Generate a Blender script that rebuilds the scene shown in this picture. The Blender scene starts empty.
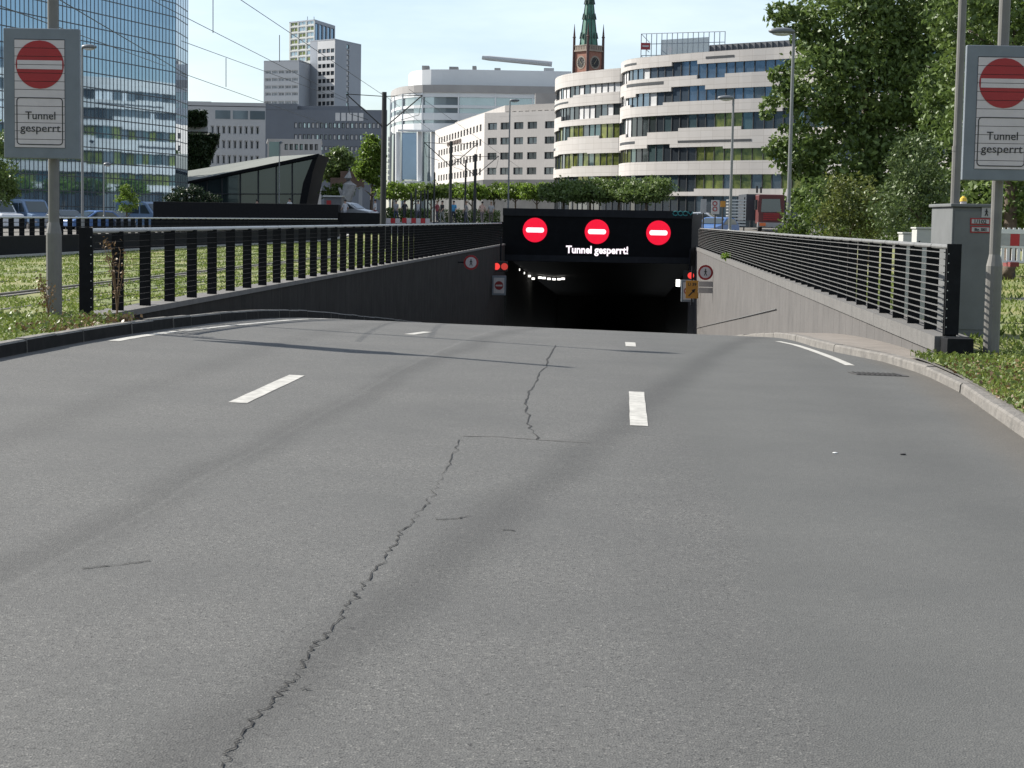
import bpy, math, random
import numpy as np
from mathutils import Vector, Matrix, Euler

scene = bpy.context.scene
COL = scene.collection
R = math.radians
random.seed(7)
RNG = np.random.default_rng(11)

# ------------------------------------------------------------------ camera, world, sun
EYE = 1.65
F = 1850.0
ROLL = R(1.0)
PITCH = math.atan((384 - 220.3) / F)
fwd = Vector((0, math.cos(PITCH), -math.sin(PITCH)))
up0 = Vector((0, math.sin(PITCH), math.cos(PITCH)))
rt0 = Vector((1, 0, 0))
c_, s_ = math.cos(ROLL), math.sin(ROLL)
right = rt0 * c_ + up0 * s_
up = up0 * c_ - rt0 * s_
CP = Vector((0, 0, EYE))
cam_d = bpy.data.cameras.new('camera')
cam = bpy.data.objects.new('camera', cam_d)
COL.objects.link(cam)
m = Matrix((right, up, -fwd)).transposed().to_4x4()
m.translation = CP
cam.matrix_world = m
cam_d.sensor_width = 36.0
cam_d.lens = F / 1024 * 36.0
cam_d.clip_start = 0.1
cam_d.clip_end = 8000
scene.camera = cam
scene.render.resolution_x, scene.render.resolution_y = 1024, 768

SUN_EL = R(36)
SUN_DIR = Vector((-0.88, 0.475, 0)).normalized() * math.cos(SUN_EL) + Vector((0, 0, math.sin(SUN_EL)))
world = bpy.data.worlds.new('World')
scene.world = world
world.use_nodes = True
wn, wl = world.node_tree.nodes, world.node_tree.links
wn.clear()
w_out = wn.new('ShaderNodeOutputWorld')
w_bg = wn.new('ShaderNodeBackground')
w_bg.inputs['Strength'].default_value = 0.062
sky = wn.new('ShaderNodeTexSky')
sky.sky_type = 'NISHITA'
sky.sun_disc = False
sky.sun_elevation = SUN_EL
sky.sun_rotation = math.atan2(SUN_DIR.x, SUN_DIR.y)
sky.air_density = 1.0
sky.dust_density = 0.35
sky.ozone_density = 3.0
# thin high cloud veil, laid out on the sky itself
tc = wn.new('ShaderNodeTexCoord')
mp = wn.new('ShaderNodeMapping')
mp.inputs['Scale'].default_value = (1.0, 1.0, 4.5)
nz = wn.new('ShaderNodeTexNoise')
nz.inputs['Scale'].default_value = 2.2
nz.inputs['Detail'].default_value = 7
nz.inputs['Roughness'].default_value = 0.55
rmp = wn.new('ShaderNodeValToRGB')
rmp.color_ramp.elements[0].position = 0.30
rmp.color_ramp.elements[1].position = 0.72
mul = wn.new('ShaderNodeMath'); mul.operation = 'MULTIPLY'; mul.inputs[1].default_value = 0.5
mix = wn.new('ShaderNodeMixRGB')
mix.inputs['Color2'].default_value = (14.5, 15.4, 16.4, 1)
wl.new(tc.outputs['Generated'], mp.inputs['Vector'])
wl.new(mp.outputs[0], nz.inputs['Vector'])
wl.new(nz.outputs['Fac'], rmp.inputs[0])
wl.new(rmp.outputs[0], mul.inputs[0])
wl.new(mul.outputs[0], mix.inputs['Fac'])
wl.new(sky.outputs[0], mix.inputs['Color1'])
wl.new(mix.outputs[0], w_bg.inputs['Color'])
wl.new(w_bg.outputs[0], w_out.inputs['Surface'])

sun_d = bpy.data.lights.new('sun', 'SUN')
sun_d.energy = 5.0
sun_d.angle = R(0.5)
sun_d.color = (1.0, 0.95, 0.87)
sun = bpy.data.objects.new('sun', sun_d)
COL.objects.link(sun)
sun.rotation_euler = (-SUN_DIR).to_track_quat('-Z', 'Y').to_euler()

vs = scene.view_settings
vs.view_transform = 'Standard'
vs.look = 'None'
vs.exposure = 0.92
vs.gamma = 1.0
vs.use_curve_mapping = False
scene.cycles.max_bounces = 6
scene.cycles.transparent_max_bounces = 6
scene.cycles.use_adaptive_sampling = True

# ------------------------------------------------------------------ geometry of the view
def ray(px, py):
    return (fwd * F + right * (px - 512) - up * (py - 384)).normalized()

def P(px, py, Y):
    """the world point that lies Y metres ahead on the line of sight of a pixel"""
    d = ray(px, py)
    return CP + d * (Y / d.y)

def HZ(px):
    return 220.3 + (px - 512) * math.tan(ROLL)

def X(px, Y):
    return P(px, HZ(px), Y).x

def Z(py, Y, px=512):
    return P(px, py, Y).z

def lerp(a, b, t):
    return a + (b - a) * t

def sstep(a, b, x):
    t = min(1, max(0, (x - a) / (b - a)))
    return t * t * (3 - 2 * t)

def interp(tab, x):
    return float(np.interp(x, [a for a, _ in tab], [b for _, b in tab]))

# ------------------------------------------------------------------ terrain functions
CROSS = 0.025
def drop(y):
    y0, y1, s = 20.0, 40.0, 0.066
    if y <= y0: return 0.0
    if y <= y1: return s * (y - y0) ** 2 / (2 * (y1 - y0))
    return s * (y1 - y0) / 2 + s * (min(y, 205) - y1)

def roadH(x, y):
    cf = CROSS * sstep(-5, 12, y) if y < 12 else CROSS
    xx = max(-9, min(9, x - 0.06 * max(0, y - 30)))
    return -drop(y) - cf * xx

PORT_Y = 112.0
def WL(y): return -5.83 + 0.0600 * (y - 25.3)
def WR(y): return 5.62 + 0.0618 * (y - 24.0)
XLT = [(-60, -7.6), (0, -6.9), (19.1, -5.32), (23, -5.02), (26.5, -4.72), (30, -4.52), (112, 0.4), (210, 6.3)]
XRT = [(-60, 3.5), (0, 3.5), (10, 3.75), (15.3, 4.3), (20, 4.85), (22.5, 5.02), (25, 5.0), (27, 4.78), (29, 4.74), (112, 9.95), (210, 16.1)]
def XL(y): return interp(XLT, y)
def XR(y): return interp(XRT, y)

def gH(x, y):
    """height of the natural ground beside the ramp"""
    base = 0.22 if x < 0 else -0.015
    base = lerp(base, 0.15, sstep(70, 108, y))
    far = 1.2 * sstep(112, 150, y) * lerp(.25, 1, max(sstep(-26, -19, x), sstep(195, 225, y)))
    rise = 0.0
    if x > 0:
        rise = 0.42 * sstep(3, 9, x - WR(y)) * sstep(30, 58, y) * (1 - sstep(90, 120, y))
    return base + far + rise

def G(px, py):
    """where a pixel's line of sight meets the road"""
    d = ray(px, py)
    lo, hi = 1.0, 36.0
    y = lo
    prev = None
    while y < 60:
        p = CP + d * (y / d.y)
        if p.z <= roadH(p.x, y):
            a, b = y - 0.1, y
            for _ in range(20):
                mm = (a + b) / 2
                p = CP + d * (mm / d.y)
                if p.z <= roadH(p.x, mm): b = mm
                else: a = mm
            return p
        y += 0.1
    return CP + d * (36 / d.y)

# ------------------------------------------------------------------ materials
def col4(c): return (c[0], c[1], c[2], 1.0)
_M = {}
def mat(name, c, rough=0.7, var=0.12, scale=6.0, bump=0.0, bscale=None, metal=0.0, c2=None, spec=0.5, streak=0.0):
    if name in _M: return _M[name]
    ma = bpy.data.materials.new(name)
    ma.use_nodes = True
    n, l = ma.node_tree.nodes, ma.node_tree.links
    b = n['Principled BSDF']
    b.inputs['Roughness'].default_value = rough
    b.inputs['Metallic'].default_value = metal
    b.inputs['Specular IOR Level'].default_value = spec
    t = n.new('ShaderNodeTexCoord')
    nz = n.new('ShaderNodeTexNoise')
    nz.inputs['Scale'].default_value = scale
    nz.inputs['Detail'].default_value = 6
    nz.inputs['Roughness'].default_value = 0.62
    l.new(t.outputs['Object'], nz.inputs['Vector'])
    r = n.new('ShaderNodeValToRGB')
    if c2 is None:
        lo = [max(0, v * (1 - var)) for v in c]; hi = [min(1, v * (1 + var)) for v in c]
    else:
        lo, hi = c, c2
    r.color_ramp.elements[0].position = 0.3; r.color_ramp.elements[0].color = col4(lo)
    r.color_ramp.elements[1].position = 0.7; r.color_ramp.elements[1].color = col4(hi)
    l.new(nz.outputs['Fac'], r.inputs[0])
    out = r.outputs[0]
    if streak > 0:
        mp = n.new('ShaderNodeMapping'); mp.inputs['Scale'].default_value = (5, 5, 0.25)
        l.new(t.outputs['Object'], mp.inputs['Vector'])
        n2 = n.new('ShaderNodeTexNoise'); n2.inputs['Scale'].default_value = 1.0; n2.inputs['Detail'].default_value = 5
        l.new(mp.outputs[0], n2.inputs['Vector'])
        r2 = n.new('ShaderNodeValToRGB')
        r2.color_ramp.elements[0].position = 0.35; r2.color_ramp.elements[0].color = (1 - streak,) * 3 + (1,)
        r2.color_ramp.elements[1].position = 0.65; r2.color_ramp.elements[1].color = (1, 1, 1, 1)
        l.new(n2.outputs['Fac'], r2.inputs[0])
        mx = n.new('ShaderNodeMixRGB'); mx.blend_type = 'MULTIPLY'; mx.inputs[0].default_value = 1
        l.new(out, mx.inputs[1]); l.new(r2.outputs[0], mx.inputs[2])
        out = mx.outputs[0]
    l.new(out, b.inputs['Base Color'])
    if bump > 0:
        nb = n.new('ShaderNodeTexNoise'); nb.inputs['Scale'].default_value = bscale or scale * 4
        nb.inputs['Detail'].default_value = 4
        l.new(t.outputs['Object'], nb.inputs['Vector'])
        bp = n.new('ShaderNodeBump'); bp.inputs['Strength'].default_value = bump; bp.inputs['Distance'].default_value = 0.02
        l.new(nb.outputs['Fac'], bp.inputs['Height']); l.new(bp.outputs[0], b.inputs['Normal'])
    _M[name] = ma
    return ma

def emit(name, c, s):
    if name in _M: return _M[name]
    ma = mat(name, [v * 0.4 for v in c], 0.4)
    b = ma.node_tree.nodes['Principled BSDF']
    b.inputs['Emission Color'].default_value = col4(c)
    b.inputs['Emission Strength'].default_value = s
    return ma

def leaf_mat(name, ca, cb, cc=None, trans=0.35):
    if name in _M: return _M[name]
    ma = bpy.data.materials.new(name); ma.use_nodes = True
    n, l = ma.node_tree.nodes, ma.node_tree.links
    b = n['Principled BSDF']
    b.inputs['Roughness'].default_value = 0.5
    b.inputs['Specular IOR Level'].default_value = 0.35
    g = n.new('ShaderNodeNewGeometry')
    r = n.new('ShaderNodeValToRGB')
    r.color_ramp.elements[0].color = col4(ca)
    r.color_ramp.elements[1].color = col4(cb)
    if cc:
        r.color_ramp.elements[1].position = 0.8
        e = r.color_ramp.elements.new(1.0); e.color = col4(cc)
    t = n.new('ShaderNodeTexCoord')
    nz = n.new('ShaderNodeTexNoise'); nz.inputs['Scale'].default_value = 0.7; nz.inputs['Detail'].default_value = 3
    l.new(t.outputs['Object'], nz.inputs['Vector'])
    ad = n.new('ShaderNodeMath'); ad.operation = 'MULTIPLY_ADD'; ad.inputs[1].default_value = 0.55; ad.inputs[2].default_value = 0.0
    l.new(g.outputs['Random Per Island'], ad.inputs[0])
    m2 = n.new('ShaderNodeMath'); m2.operation = 'MULTIPLY_ADD'; m2.inputs[1].default_value = 0.8; m2.inputs[2].default_value = -0.16
    l.new(nz.outputs['Fac'], m2.inputs[0])
    sm = n.new('ShaderNodeMath'); sm.operation = 'ADD'; sm.use_clamp = True
    l.new(ad.outputs[0], sm.inputs[0]); l.new(m2.outputs[0], sm.inputs[1])
    l.new(sm.outputs[0], r.inputs[0])
    l.new(r.outputs[0], b.inputs['Base Color'])
    tr = n.new('ShaderNodeBsdfTranslucent')
    l.new(r.outputs[0], tr.inputs['Color'])
    mx = n.new('ShaderNodeMixShader'); mx.inputs[0].default_value = trans
    l.new(b.outputs[0], mx.inputs[1]); l.new(tr.outputs[0], mx.inputs[2])
    l.new(mx.outputs[0], n['Material Output'].inputs['Surface'])
    _M[name] = ma
    return ma

def glass_mat(name, c, rough=0.03, metal=0.75, wob=0.0, wscale=0.5):
    if name in _M: return _M[name]
    ma = mat(name, c, rough, var=0.06, scale=0.4, metal=metal, spec=0.8)
    if wob:
        n, l = ma.node_tree.nodes, ma.node_tree.links
        t = n.new('ShaderNodeTexCoord')
        nb = n.new('ShaderNodeTexNoise'); nb.inputs['Scale'].default_value = wscale; nb.inputs['Detail'].default_value = 1
        l.new(t.outputs['Object'], nb.inputs['Vector'])
        bp = n.new('ShaderNodeBump'); bp.inputs['Strength'].default_value = wob; bp.inputs['Distance'].default_value = 0.1
        l.new(nb.outputs['Fac'], bp.inputs['Height']); l.new(bp.outputs[0], n['Principled BSDF'].inputs['Normal'])
    return ma

# ------------------------------------------------------------------ mesh builder
class MB:
    def __init__(self):
        self.v = []; self.f = []; self.m = []; self.uv = []
    def face(self, pts, mi=0, uv=None):
        b = len(self.v)
        self.v += [tuple(p) for p in pts]
        self.f.append(tuple(range(b, b + len(pts)))); self.m.append(mi)
        self.uv.append(uv)
        return self
    def _add(self, vs, fs, mi=0):
        b = len(self.v)
        self.v += [tuple(p) for p in vs]
        for f in fs:
            self.f.append(tuple(b + i for i in f)); self.m.append(mi); self.uv.append(None)
        return self
    def box(self, x0, x1, y0, y1, z0, z1, mi=0, M=None):
        vs = [Vector(p) for p in ((x0,y0,z0),(x1,y0,z0),(x1,y1,z0),(x0,y1,z0),(x0,y0,z1),(x1,y0,z1),(x1,y1,z1),(x0,y1,z1))]
        if M is not None: vs = [M @ p for p in vs]
        return self._add(vs, [(0,3,2,1),(4,5,6,7),(0,1,5,4),(1,2,6,5),(2,3,7,6),(3,0,4,7)], mi)
    def prism(self, poly, z0, z1, mi=0, M=None):
        """poly: plan outline (x, y), counter-clockwise"""
        n = len(poly)
        a = sum(poly[i][0]*poly[(i+1)%n][1]-poly[(i+1)%n][0]*poly[i][1] for i in range(n))
        if a < 0: poly = poly[::-1]
        vs = [Vector((x, y, z0)) for x, y in poly] + [Vector((x, y, z1)) for x, y in poly]
        if M is not None: vs = [M @ p for p in vs]
        fs = [tuple(range(n-1, -1, -1)), tuple(range(n, 2*n))] + [(i, (i+1) % n, n+(i+1) % n, n+i) for i in range(n)]
        return self._add(vs, fs, mi)
    def extrude(self, pts, d, mi=0):
        """any planar outline pushed along the vector d"""
        n = len(pts); pts = [Vector(p) for p in pts]; d = Vector(d)
        vs = pts + [p + d for p in pts]
        fs = [tuple(range(n)), tuple(range(2*n-1, n-1, -1))] + [(i, n+i, n+(i+1) % n, (i+1) % n) for i in range(n)]
        return self._add(vs, fs, mi)
    def tube(self, path, r, n=8, mi=0, cap=True):
        path = [Vector(p) for p in path]
        k = len(path)
        rs = r if isinstance(r, (list, tuple)) else [r] * k
        rings = []
        for i, p in enumerate(path):
            d = (path[min(i+1, k-1)] - path[max(i-1, 0)]).normalized()
            a = d.cross(Vector((0, 0, 1)))
            if a.length < 1e-3: a = Vector((1, 0, 0))
            a.normalize(); b = d.cross(a).normalized()
            rings.append([p + (a * math.cos(2*math.pi*j/n) + b * math.sin(2*math.pi*j/n)) * rs[i] for j in range(n)])
        vs = [q for rg in rings for q in rg]
        fs = [(i*n+j, i*n+(j+1) % n, (i+1)*n+(j+1) % n, (i+1)*n+j) for i in range(k-1) for j in range(n)]
        if cap: fs += [tuple(range(n-1, -1, -1)), tuple((k-1)*n+j for j in range(n))]
        return self._add(vs, fs, mi)
    def disc(self, c, r, axis='y', n=32, thick=0.01, mi=0):
        c = Vector(c)
        pts = []
        for j in range(n):
            a = 2*math.pi*j/n
            if axis == 'y': pts.append(c + Vector((math.cos(a)*r, 0, math.sin(a)*r)))
            elif axis == 'x': pts.append(c + Vector((0, math.cos(a)*r, math.sin(a)*r)))
            else: pts.append(c + Vector((math.cos(a)*r, math.sin(a)*r, 0)))
        d = {'y': (0, thick, 0), 'x': (thick, 0, 0), 'z': (0, 0, thick)}[axis]
        return self.extrude(pts, d, mi)
    def ball(self, c, r, nu=10, nv=7, mi=0):
        if not isinstance(r, (tuple, list)): r = (r, r, r)
        vs = []
        for i in range(nv + 1):
            t = math.pi * i / nv
            for j in range(nu):
                a = 2*math.pi*j/nu
                vs.append((c[0]+r[0]*math.sin(t)*math.cos(a), c[1]+r[1]*math.sin(t)*math.sin(a), c[2]+r[2]*math.cos(t)))
        fs = [(i*nu+j, (i+1)*nu+j, (i+1)*nu+(j+1) % nu, i*nu+(j+1) % nu) for i in range(nv) for j in range(nu)]
        return self._add(vs, fs, mi)
    def build(self, name, mats, parent=None, smooth=False, bevel=0.0):
        if not isinstance(mats, (list, tuple)): mats = [mats]
        off = Vector(parent['_w']) if parent is not None else Vector((0, 0, 0))
        me = bpy.data.meshes.new(name)
        me.from_pydata([(a-off.x, b-off.y, c-off.z) for a, b, c in self.v], [], self.f)
        for k in mats: me.materials.append(k)
        me.polygons.foreach_set('material_index', self.m)
        if smooth: me.polygons.foreach_set('use_smooth', [True] * len(self.f))
        if any(u is not None for u in self.uv):
            ul = me.uv_layers.new(name='UVMap')
            for p, u in zip(me.polygons, self.uv):
                if u is None: continue
                for li, q in zip(p.loop_indices, u): ul.data[li].uv = q
        me.update()
        o = bpy.data.objects.new(name, me)
        COL.objects.link(o)
        if parent is not None:
            o.parent = parent
            o['_w'] = tuple(off)
        else:
            o['_w'] = (0.0, 0.0, 0.0)
        if bevel:
            bm = o.modifiers.new('bevel', 'BEVEL'); bm.width = bevel; bm.segments = 2; bm.limit_method = 'ANGLE'
        return o

def tag(o, label, cat, group=None, kind=None):
    o['label'] = label; o['category'] = cat
    if group: o['group'] = group
    if kind: o['kind'] = kind
    return o

def struct(o, label=None):
    o['kind'] = 'structure'
    if label: o['label'] = label
    return o

def thing(name, label, cat, loc, group=None):
    o = bpy.data.objects.new(name, None)
    o.empty_display_size = 0.3
    COL.objects.link(o)
    o.location = loc
    o['_w'] = tuple(loc)
    return tag(o, label, cat, group)

def kids(o): return [c for c in ALLCH.get(o.name, [])] if False else [c for c in bpy.data.objects if c.parent == o]

def dup(root, loc, label=None, rotz=0.0, group=None, scale=1.0):
    r = root.copy(); COL.objects.link(r)
    r.location = loc; r.rotation_euler = (0, 0, rotz); r.scale = (scale,) * 3
    r['_w'] = tuple(loc)
    if label: r['label'] = label
    if group: r['group'] = group
    for ch in kids(root):
        c = ch.copy(); COL.objects.link(c); c.parent = r
        for g in kids(ch):
            d = g.copy(); COL.objects.link(d); d.parent = c
    return r

def text_obj(name, body, mt, parent, x, y, z, width, height, bold=0.0, center=True, thick=0.004, shear=0.0):
    """lettering facing the camera (towards -y), its baseline at z; width and height in metres"""
    cu = bpy.data.curves.new(name, 'FONT')
    cu.body = body
    cu.size = 1.0
    cu.offset = bold
    cu.shear = shear
    cu.extrude = 0.01
    cu.resolution_u = 3
    tmp = bpy.data.objects.new(name + '_curve', cu)
    COL.objects.link(tmp)
    dg = bpy.context.evaluated_depsgraph_get()
    dg.update()
    me = bpy.data.meshes.new_from_object(tmp.evaluated_get(dg))
    bpy.data.objects.remove(tmp)
    co = np.empty(len(me.vertices) * 3); me.vertices.foreach_get('co', co); co = co.reshape(-1, 3)
    x0, x1 = co[:, 0].min(), co[:, 0].max()
    cap = 0.70
    sx = width / (x1 - x0); sz = height / cap
    off = Vector(parent['_w']) if parent is not None else Vector((0, 0, 0))
    nx = (co[:, 0] - (x0 + x1) / 2) * sx + x - off.x
    if not center: nx = (co[:, 0] - x0) * sx + x - off.x
    nzv = co[:, 1] * sz + z - off.z
    ny = y - off.y - co[:, 2] / 0.01 * thick * 0.5
    out = np.stack([nx, ny, nzv], 1)
    me.vertices.foreach_set('co', out.ravel())
    me.materials.clear(); me.materials.append(mt)
    me.update()
    o = bpy.data.objects.new(name, me)
    COL.objects.link(o)
    if parent is not None: o.parent = parent
    return o

# ------------------------------------------------------------------ foliage
def leaves_mesh(name, cen, size, mt, parent=None, flat=0.0, aspect=0.55, rng=RNG):
    """one pointed leaf-sized face per centre, every one turned its own way"""
    n = len(cen)
    u = rng.normal(size=(n, 3)); u[:, 2] *= (1 - flat); u /= np.linalg.norm(u, axis=1)[:, None]
    w = rng.normal(size=(n, 3))
    v = np.cross(u, w); v /= np.linalg.norm(v, axis=1)[:, None]
    nn = np.cross(u, v)
    s = (size * rng.uniform(0.6, 1.3, n))[:, None]
    a = cen - u * s * 0.5
    b = cen + v * s * 0.5 * aspect + nn * s * 0.10
    c = cen + u * s * 0.5
    d = cen - v * s * 0.5 * aspect + nn * s * 0.10
    vs = np.stack([a, b, c, d], 1).reshape(-1, 3)
    off = np.array(parent['_w']) if parent is not None else np.zeros(3)
    vs = vs - off
    me = bpy.data.meshes.new(name)
    me.vertices.add(4 * n); me.vertices.foreach_set('co', vs.ravel())
    me.loops.add(4 * n); me.loops.foreach_set('vertex_index', np.arange(4 * n, dtype=np.int32))
    me.polygons.add(n)
    me.polygons.foreach_set('loop_start', np.arange(0, 4 * n, 4, dtype=np.int32))
    me.polygons.foreach_set('loop_total', np.full(n, 4, dtype=np.int32))
    me.materials.append(mt)
    me.update(calc_edges=True)
    o = bpy.data.objects.new(name, me)
    COL.objects.link(o)
    if parent is not None: o.parent = parent
    return o

def clump_points(blobs, n, sub=40, spread=0.16, shell=0.75, rng=RNG):
    """points in uneven clumps spread through a few ellipsoids (cx,cy,cz,rx,ry,rz)"""
    vol = np.array([b[3]*b[4]*b[5] for b in blobs]) ** 0.7
    vol /= vol.sum()
    out = []
    for b, w in zip(blobs, vol):
        c = np.array(b[:3]); r = np.array(b[3:6])
        k = max(6, int(sub * math.sqrt(len(blobs) * w)))
        d = rng.normal(size=(k, 3)); d /= np.linalg.norm(d, axis=1)[:, None]
        rad = rng.uniform(0.25, 1.0, k) ** (1 - shell * 0.8)
        sc = c + d * r * rad[:, None]
        cs = rng.uniform(0.5, 1.5, k)
        m_ = int(n * w)
        idx = rng.integers(0, k, m_)
        g = rng.normal(size=(m_, 3))
        out.append(sc[idx] + g * r * spread * cs[idx][:, None] * np.array([1, 1, 0.75]))
    return np.concatenate(out)

def trunk_mb(base, h, r, limbs=5, spread=1.5, rng=RNG):
    mb = MB()
    x, y, z = base
    lean = rng.normal(size=2) * 0.04 * h
    pts = [(x + lean[0]*t*t, y + lean[1]*t*t, z + h*t) for t in (0, .05, .3, .6, .85, 1.0)]
    mb.tube(pts, [r*1.35, r*1.05, r*.9, r*.75, r*.5, r*.15], 8)
    for i in range(limbs):
        t = rng.uniform(.35, .85); a = rng.uniform(0, 6.28)
        p0 = Vector((x + lean[0]*t*t, y + lean[1]*t*t, z + h*t))
        L = spread * rng.uniform(.6, 1.0)
        p1 = p0 + Vector((math.cos(a)*L*.5, math.sin(a)*L*.5, L*.45))
        p2 = p0 + Vector((math.cos(a)*L, math.sin(a)*L, L*.75))
        mb.tube([p0, p1, p2], [r*.45, r*.3, r*.08], 6)
    return mb

BARK = mat('bark', (0.10, 0.075, 0.055), 0.9, 0.3, 9, bump=0.5)
def tree(name, label, base, blobs, n, leaf, lm, r=0.15, h=None, sub=40, spread=0.16, cat='tree', group=None, limbs=6):
    t = thing(name, label, cat, base, group)
    top = max(b[2] + b[5] * 0.4 for b in blobs)
    hh = h or (top - base[2])
    trunk_mb(base, hh, r, limbs, max(b[3] for b in blobs) * .8).build('trunk', BARK, t, smooth=True)
    leaves_mesh('crown', clump_points(blobs, n, sub, spread), leaf, lm, t)
    return t
# ------------------------------------------------------------------ road
def road_material():
    ma = bpy.data.materials.new('asphalt'); ma.use_nodes = True
    n, l = ma.node_tree.nodes, ma.node_tree.links
    b = n['Principled BSDF']; b.inputs['Roughness'].default_value = 0.82; b.inputs['Specular IOR Level'].default_value = 0.35
    t = n.new('ShaderNodeTexCoord')
    sx = n.new('ShaderNodeSeparateXYZ'); l.new(t.outputs['Object'], sx.inputs[0])
    # u = distance across the carriageway, measured square to the lanes
    u = n.new('ShaderNodeMath'); u.operation = 'MULTIPLY_ADD'; u.inputs[1].default_value = -0.06
    l.new(sx.outputs['Y'], u.inputs[0]); l.new(sx.outputs['X'], u.inputs[2])
    warp = n.new('ShaderNodeTexNoise'); warp.inputs['Scale'].default_value = 0.35; warp.inputs['Detail'].default_value = 4
    l.new(t.outputs['Object'], warp.inputs['Vector'])
    uw = n.new('ShaderNodeMath'); uw.operation = 'MULTIPLY_ADD'; uw.inputs[1].default_value = 0.5; 
    l.new(warp.outputs['Fac'], uw.inputs[0]); l.new(u.outputs[0], uw.inputs[2])
    big = n.new('ShaderNodeTexNoise'); big.inputs['Scale'].default_value = 0.55; big.inputs['Detail'].default_value = 8; big.inputs['Roughness'].default_value = 0.65
    l.new(t.outputs['Object'], big.inputs['Vector'])
    base = n.new('ShaderNodeValToRGB')
    base.color_ramp.elements[0].position = 0.3; base.color_ramp.elements[0].color = (0.074, 0.074, 0.071, 1)
    base.color_ramp.elements[1].position = 0.7; base.color_ramp.elements[1].color = (0.094, 0.093, 0.0885, 1)
    l.new(big.outputs['Fac'], base.inputs[0])
    out = base.outputs[0]
    def band(u0, w, dark, out, slope=0.06, wob=1.0, tint=None):
        u = n.new('ShaderNodeMath'); u.operation = 'MULTIPLY_ADD'; u.inputs[1].default_value = -slope
        l.new(sx.outputs['Y'], u.inputs[0]); l.new(sx.outputs['X'], u.inputs[2])
        uw = n.new('ShaderNodeMath'); uw.operation = 'MULTIPLY_ADD'; uw.inputs[1].default_value = 0.5 * wob
        l.new(warp.outputs['Fac'], uw.inputs[0]); l.new(u.outputs[0], uw.inputs[2])
        d = n.new('ShaderNodeMath'); d.operation = 'SUBTRACT'; d.inputs[1].default_value = u0 + 0.25 * wob
        l.new(uw.outputs[0], d.inputs[0])
        a = n.new('ShaderNodeMath'); a.operation = 'ABSOLUTE'; l.new(d.outputs[0], a.inputs[0])
        mr = n.new('ShaderNodeMapRange'); mr.interpolation_type = 'SMOOTHSTEP'
        mr.inputs['From Min'].default_value = 0; mr.inputs['From Max'].default_value = w
        mr.inputs['To Min'].default_value = dark if tint is None else 1.0; mr.inputs['To Max'].default_value = 1.0 if tint is None else 0.0
        l.new(a.outputs[0], mr.inputs['Value'])
        mx = n.new('ShaderNodeMixRGB'); mx.blend_type = 'MULTIPLY'
        l.new(out, mx.inputs[1])
        if tint is None:
            mx.inputs[0].default_value = 1; l.new(mr.outputs[0], mx.inputs[2])
        else:
            l.new(mr.outputs[0], mx.inputs[0]); mx.inputs[2].default_value = col4(tint)
        return mx.outputs[0]
    out = band(-3.05, 0.30, 0.74, out, .10)     # oil-darkened tracks, as the traffic swings between the lanes
    out = band(-2.0, 0.34, 0.72, out, .19)
    out = band(-2.77, 0.045, 1.16, out, .08, .25)
    out = band(0.55, 0.7, 0.93, out, .05)
    out = band(2.2, 0.6, 0.92, out, .07)
    out = band(-4.3, 0.4, 0.84, out)
    out = band(2.62, 0.55, 1, out, .104, .8, (1.10, 1.0, .90))   # grit and soil swept into the gutter
    # stone chippings
    vo = n.new('ShaderNodeTexVoronoi'); vo.inputs['Scale'].default_value = 120
    l.new(t.outputs['Object'], vo.inputs['Vector'])
    g = n.new('ShaderNodeTexNoise'); g.inputs['Scale'].default_value = 160; g.inputs['Detail'].default_value = 2
    l.new(t.outputs['Object'], g.inputs['Vector'])
    cs = n.new('ShaderNodeSeparateColor'); l.new(vo.outputs['Color'], cs.inputs[0])
    sp = n.new('ShaderNodeValToRGB')
    sp.color_ramp.elements[0].position = 0.0; sp.color_ramp.elements[0].color = (0.22, 0.22, 0.225, 1)
    sp.color_ramp.elements[1].position = 1.0; sp.color_ramp.elements[1].color = (2.1, 2.07, 2.0, 1)
    e = sp.color_ramp.elements.new(0.17); e.color = (0.93, 0.93, 0.93, 1)
    e = sp.color_ramp.elements.new(0.88); e.color = (1.07, 1.07, 1.06, 1)
    l.new(cs.outputs[0], sp.inputs[0])
    mx = n.new('ShaderNodeMixRGB'); mx.blend_type = 'MULTIPLY'; mx.inputs[0].default_value = 1
    
    # right of the old paving seam the surface course is finer
    sd = n.new('ShaderNodeMath'); sd.operation = 'MULTIPLY_ADD'; sd.inputs[1].default_value = -.045
    l.new(sx.outputs['Y'], sd.inputs[0]); l.new(sx.outputs['X'], sd.inputs[2])
    sw = n.new('ShaderNodeMath'); sw.operation = 'MULTIPLY_ADD'; sw.inputs[1].default_value = .5
    l.new(warp.outputs['Fac'], sw.inputs[0]); l.new(sd.outputs[0], sw.inputs[2])
    sr = n.new('ShaderNodeMapRange'); sr.inputs['From Min'].default_value = .95; sr.inputs['From Max'].default_value = 1.1
    sr.inputs['To Min'].default_value = 1.0; sr.inputs['To Max'].default_value = 0.45
    l.new(sw.outputs[0], sr.inputs['Value'])
    pn = n.new('ShaderNodeMapRange'); pn.inputs['From Min'].default_value = .35; pn.inputs['From Max'].default_value = .65
    pn.inputs['To Min'].default_value = .55; pn.inputs['To Max'].default_value = 1.0
    l.new(big.outputs['Fac'], pn.inputs['Value'])
    pm = n.new('ShaderNodeMath'); pm.operation = 'MULTIPLY'; l.new(sr.outputs[0], pm.inputs[0]); l.new(pn.outputs[0], pm.inputs[1])
    l.new(pm.outputs[0], mx.inputs[0])
    tn = n.new('ShaderNodeMixRGB'); tn.inputs[1].default_value = (.93, .95, .94, 1); tn.inputs[2].default_value = (1, 1, 1, 1)
    l.new(sr.outputs[0], tn.inputs[0])
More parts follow.
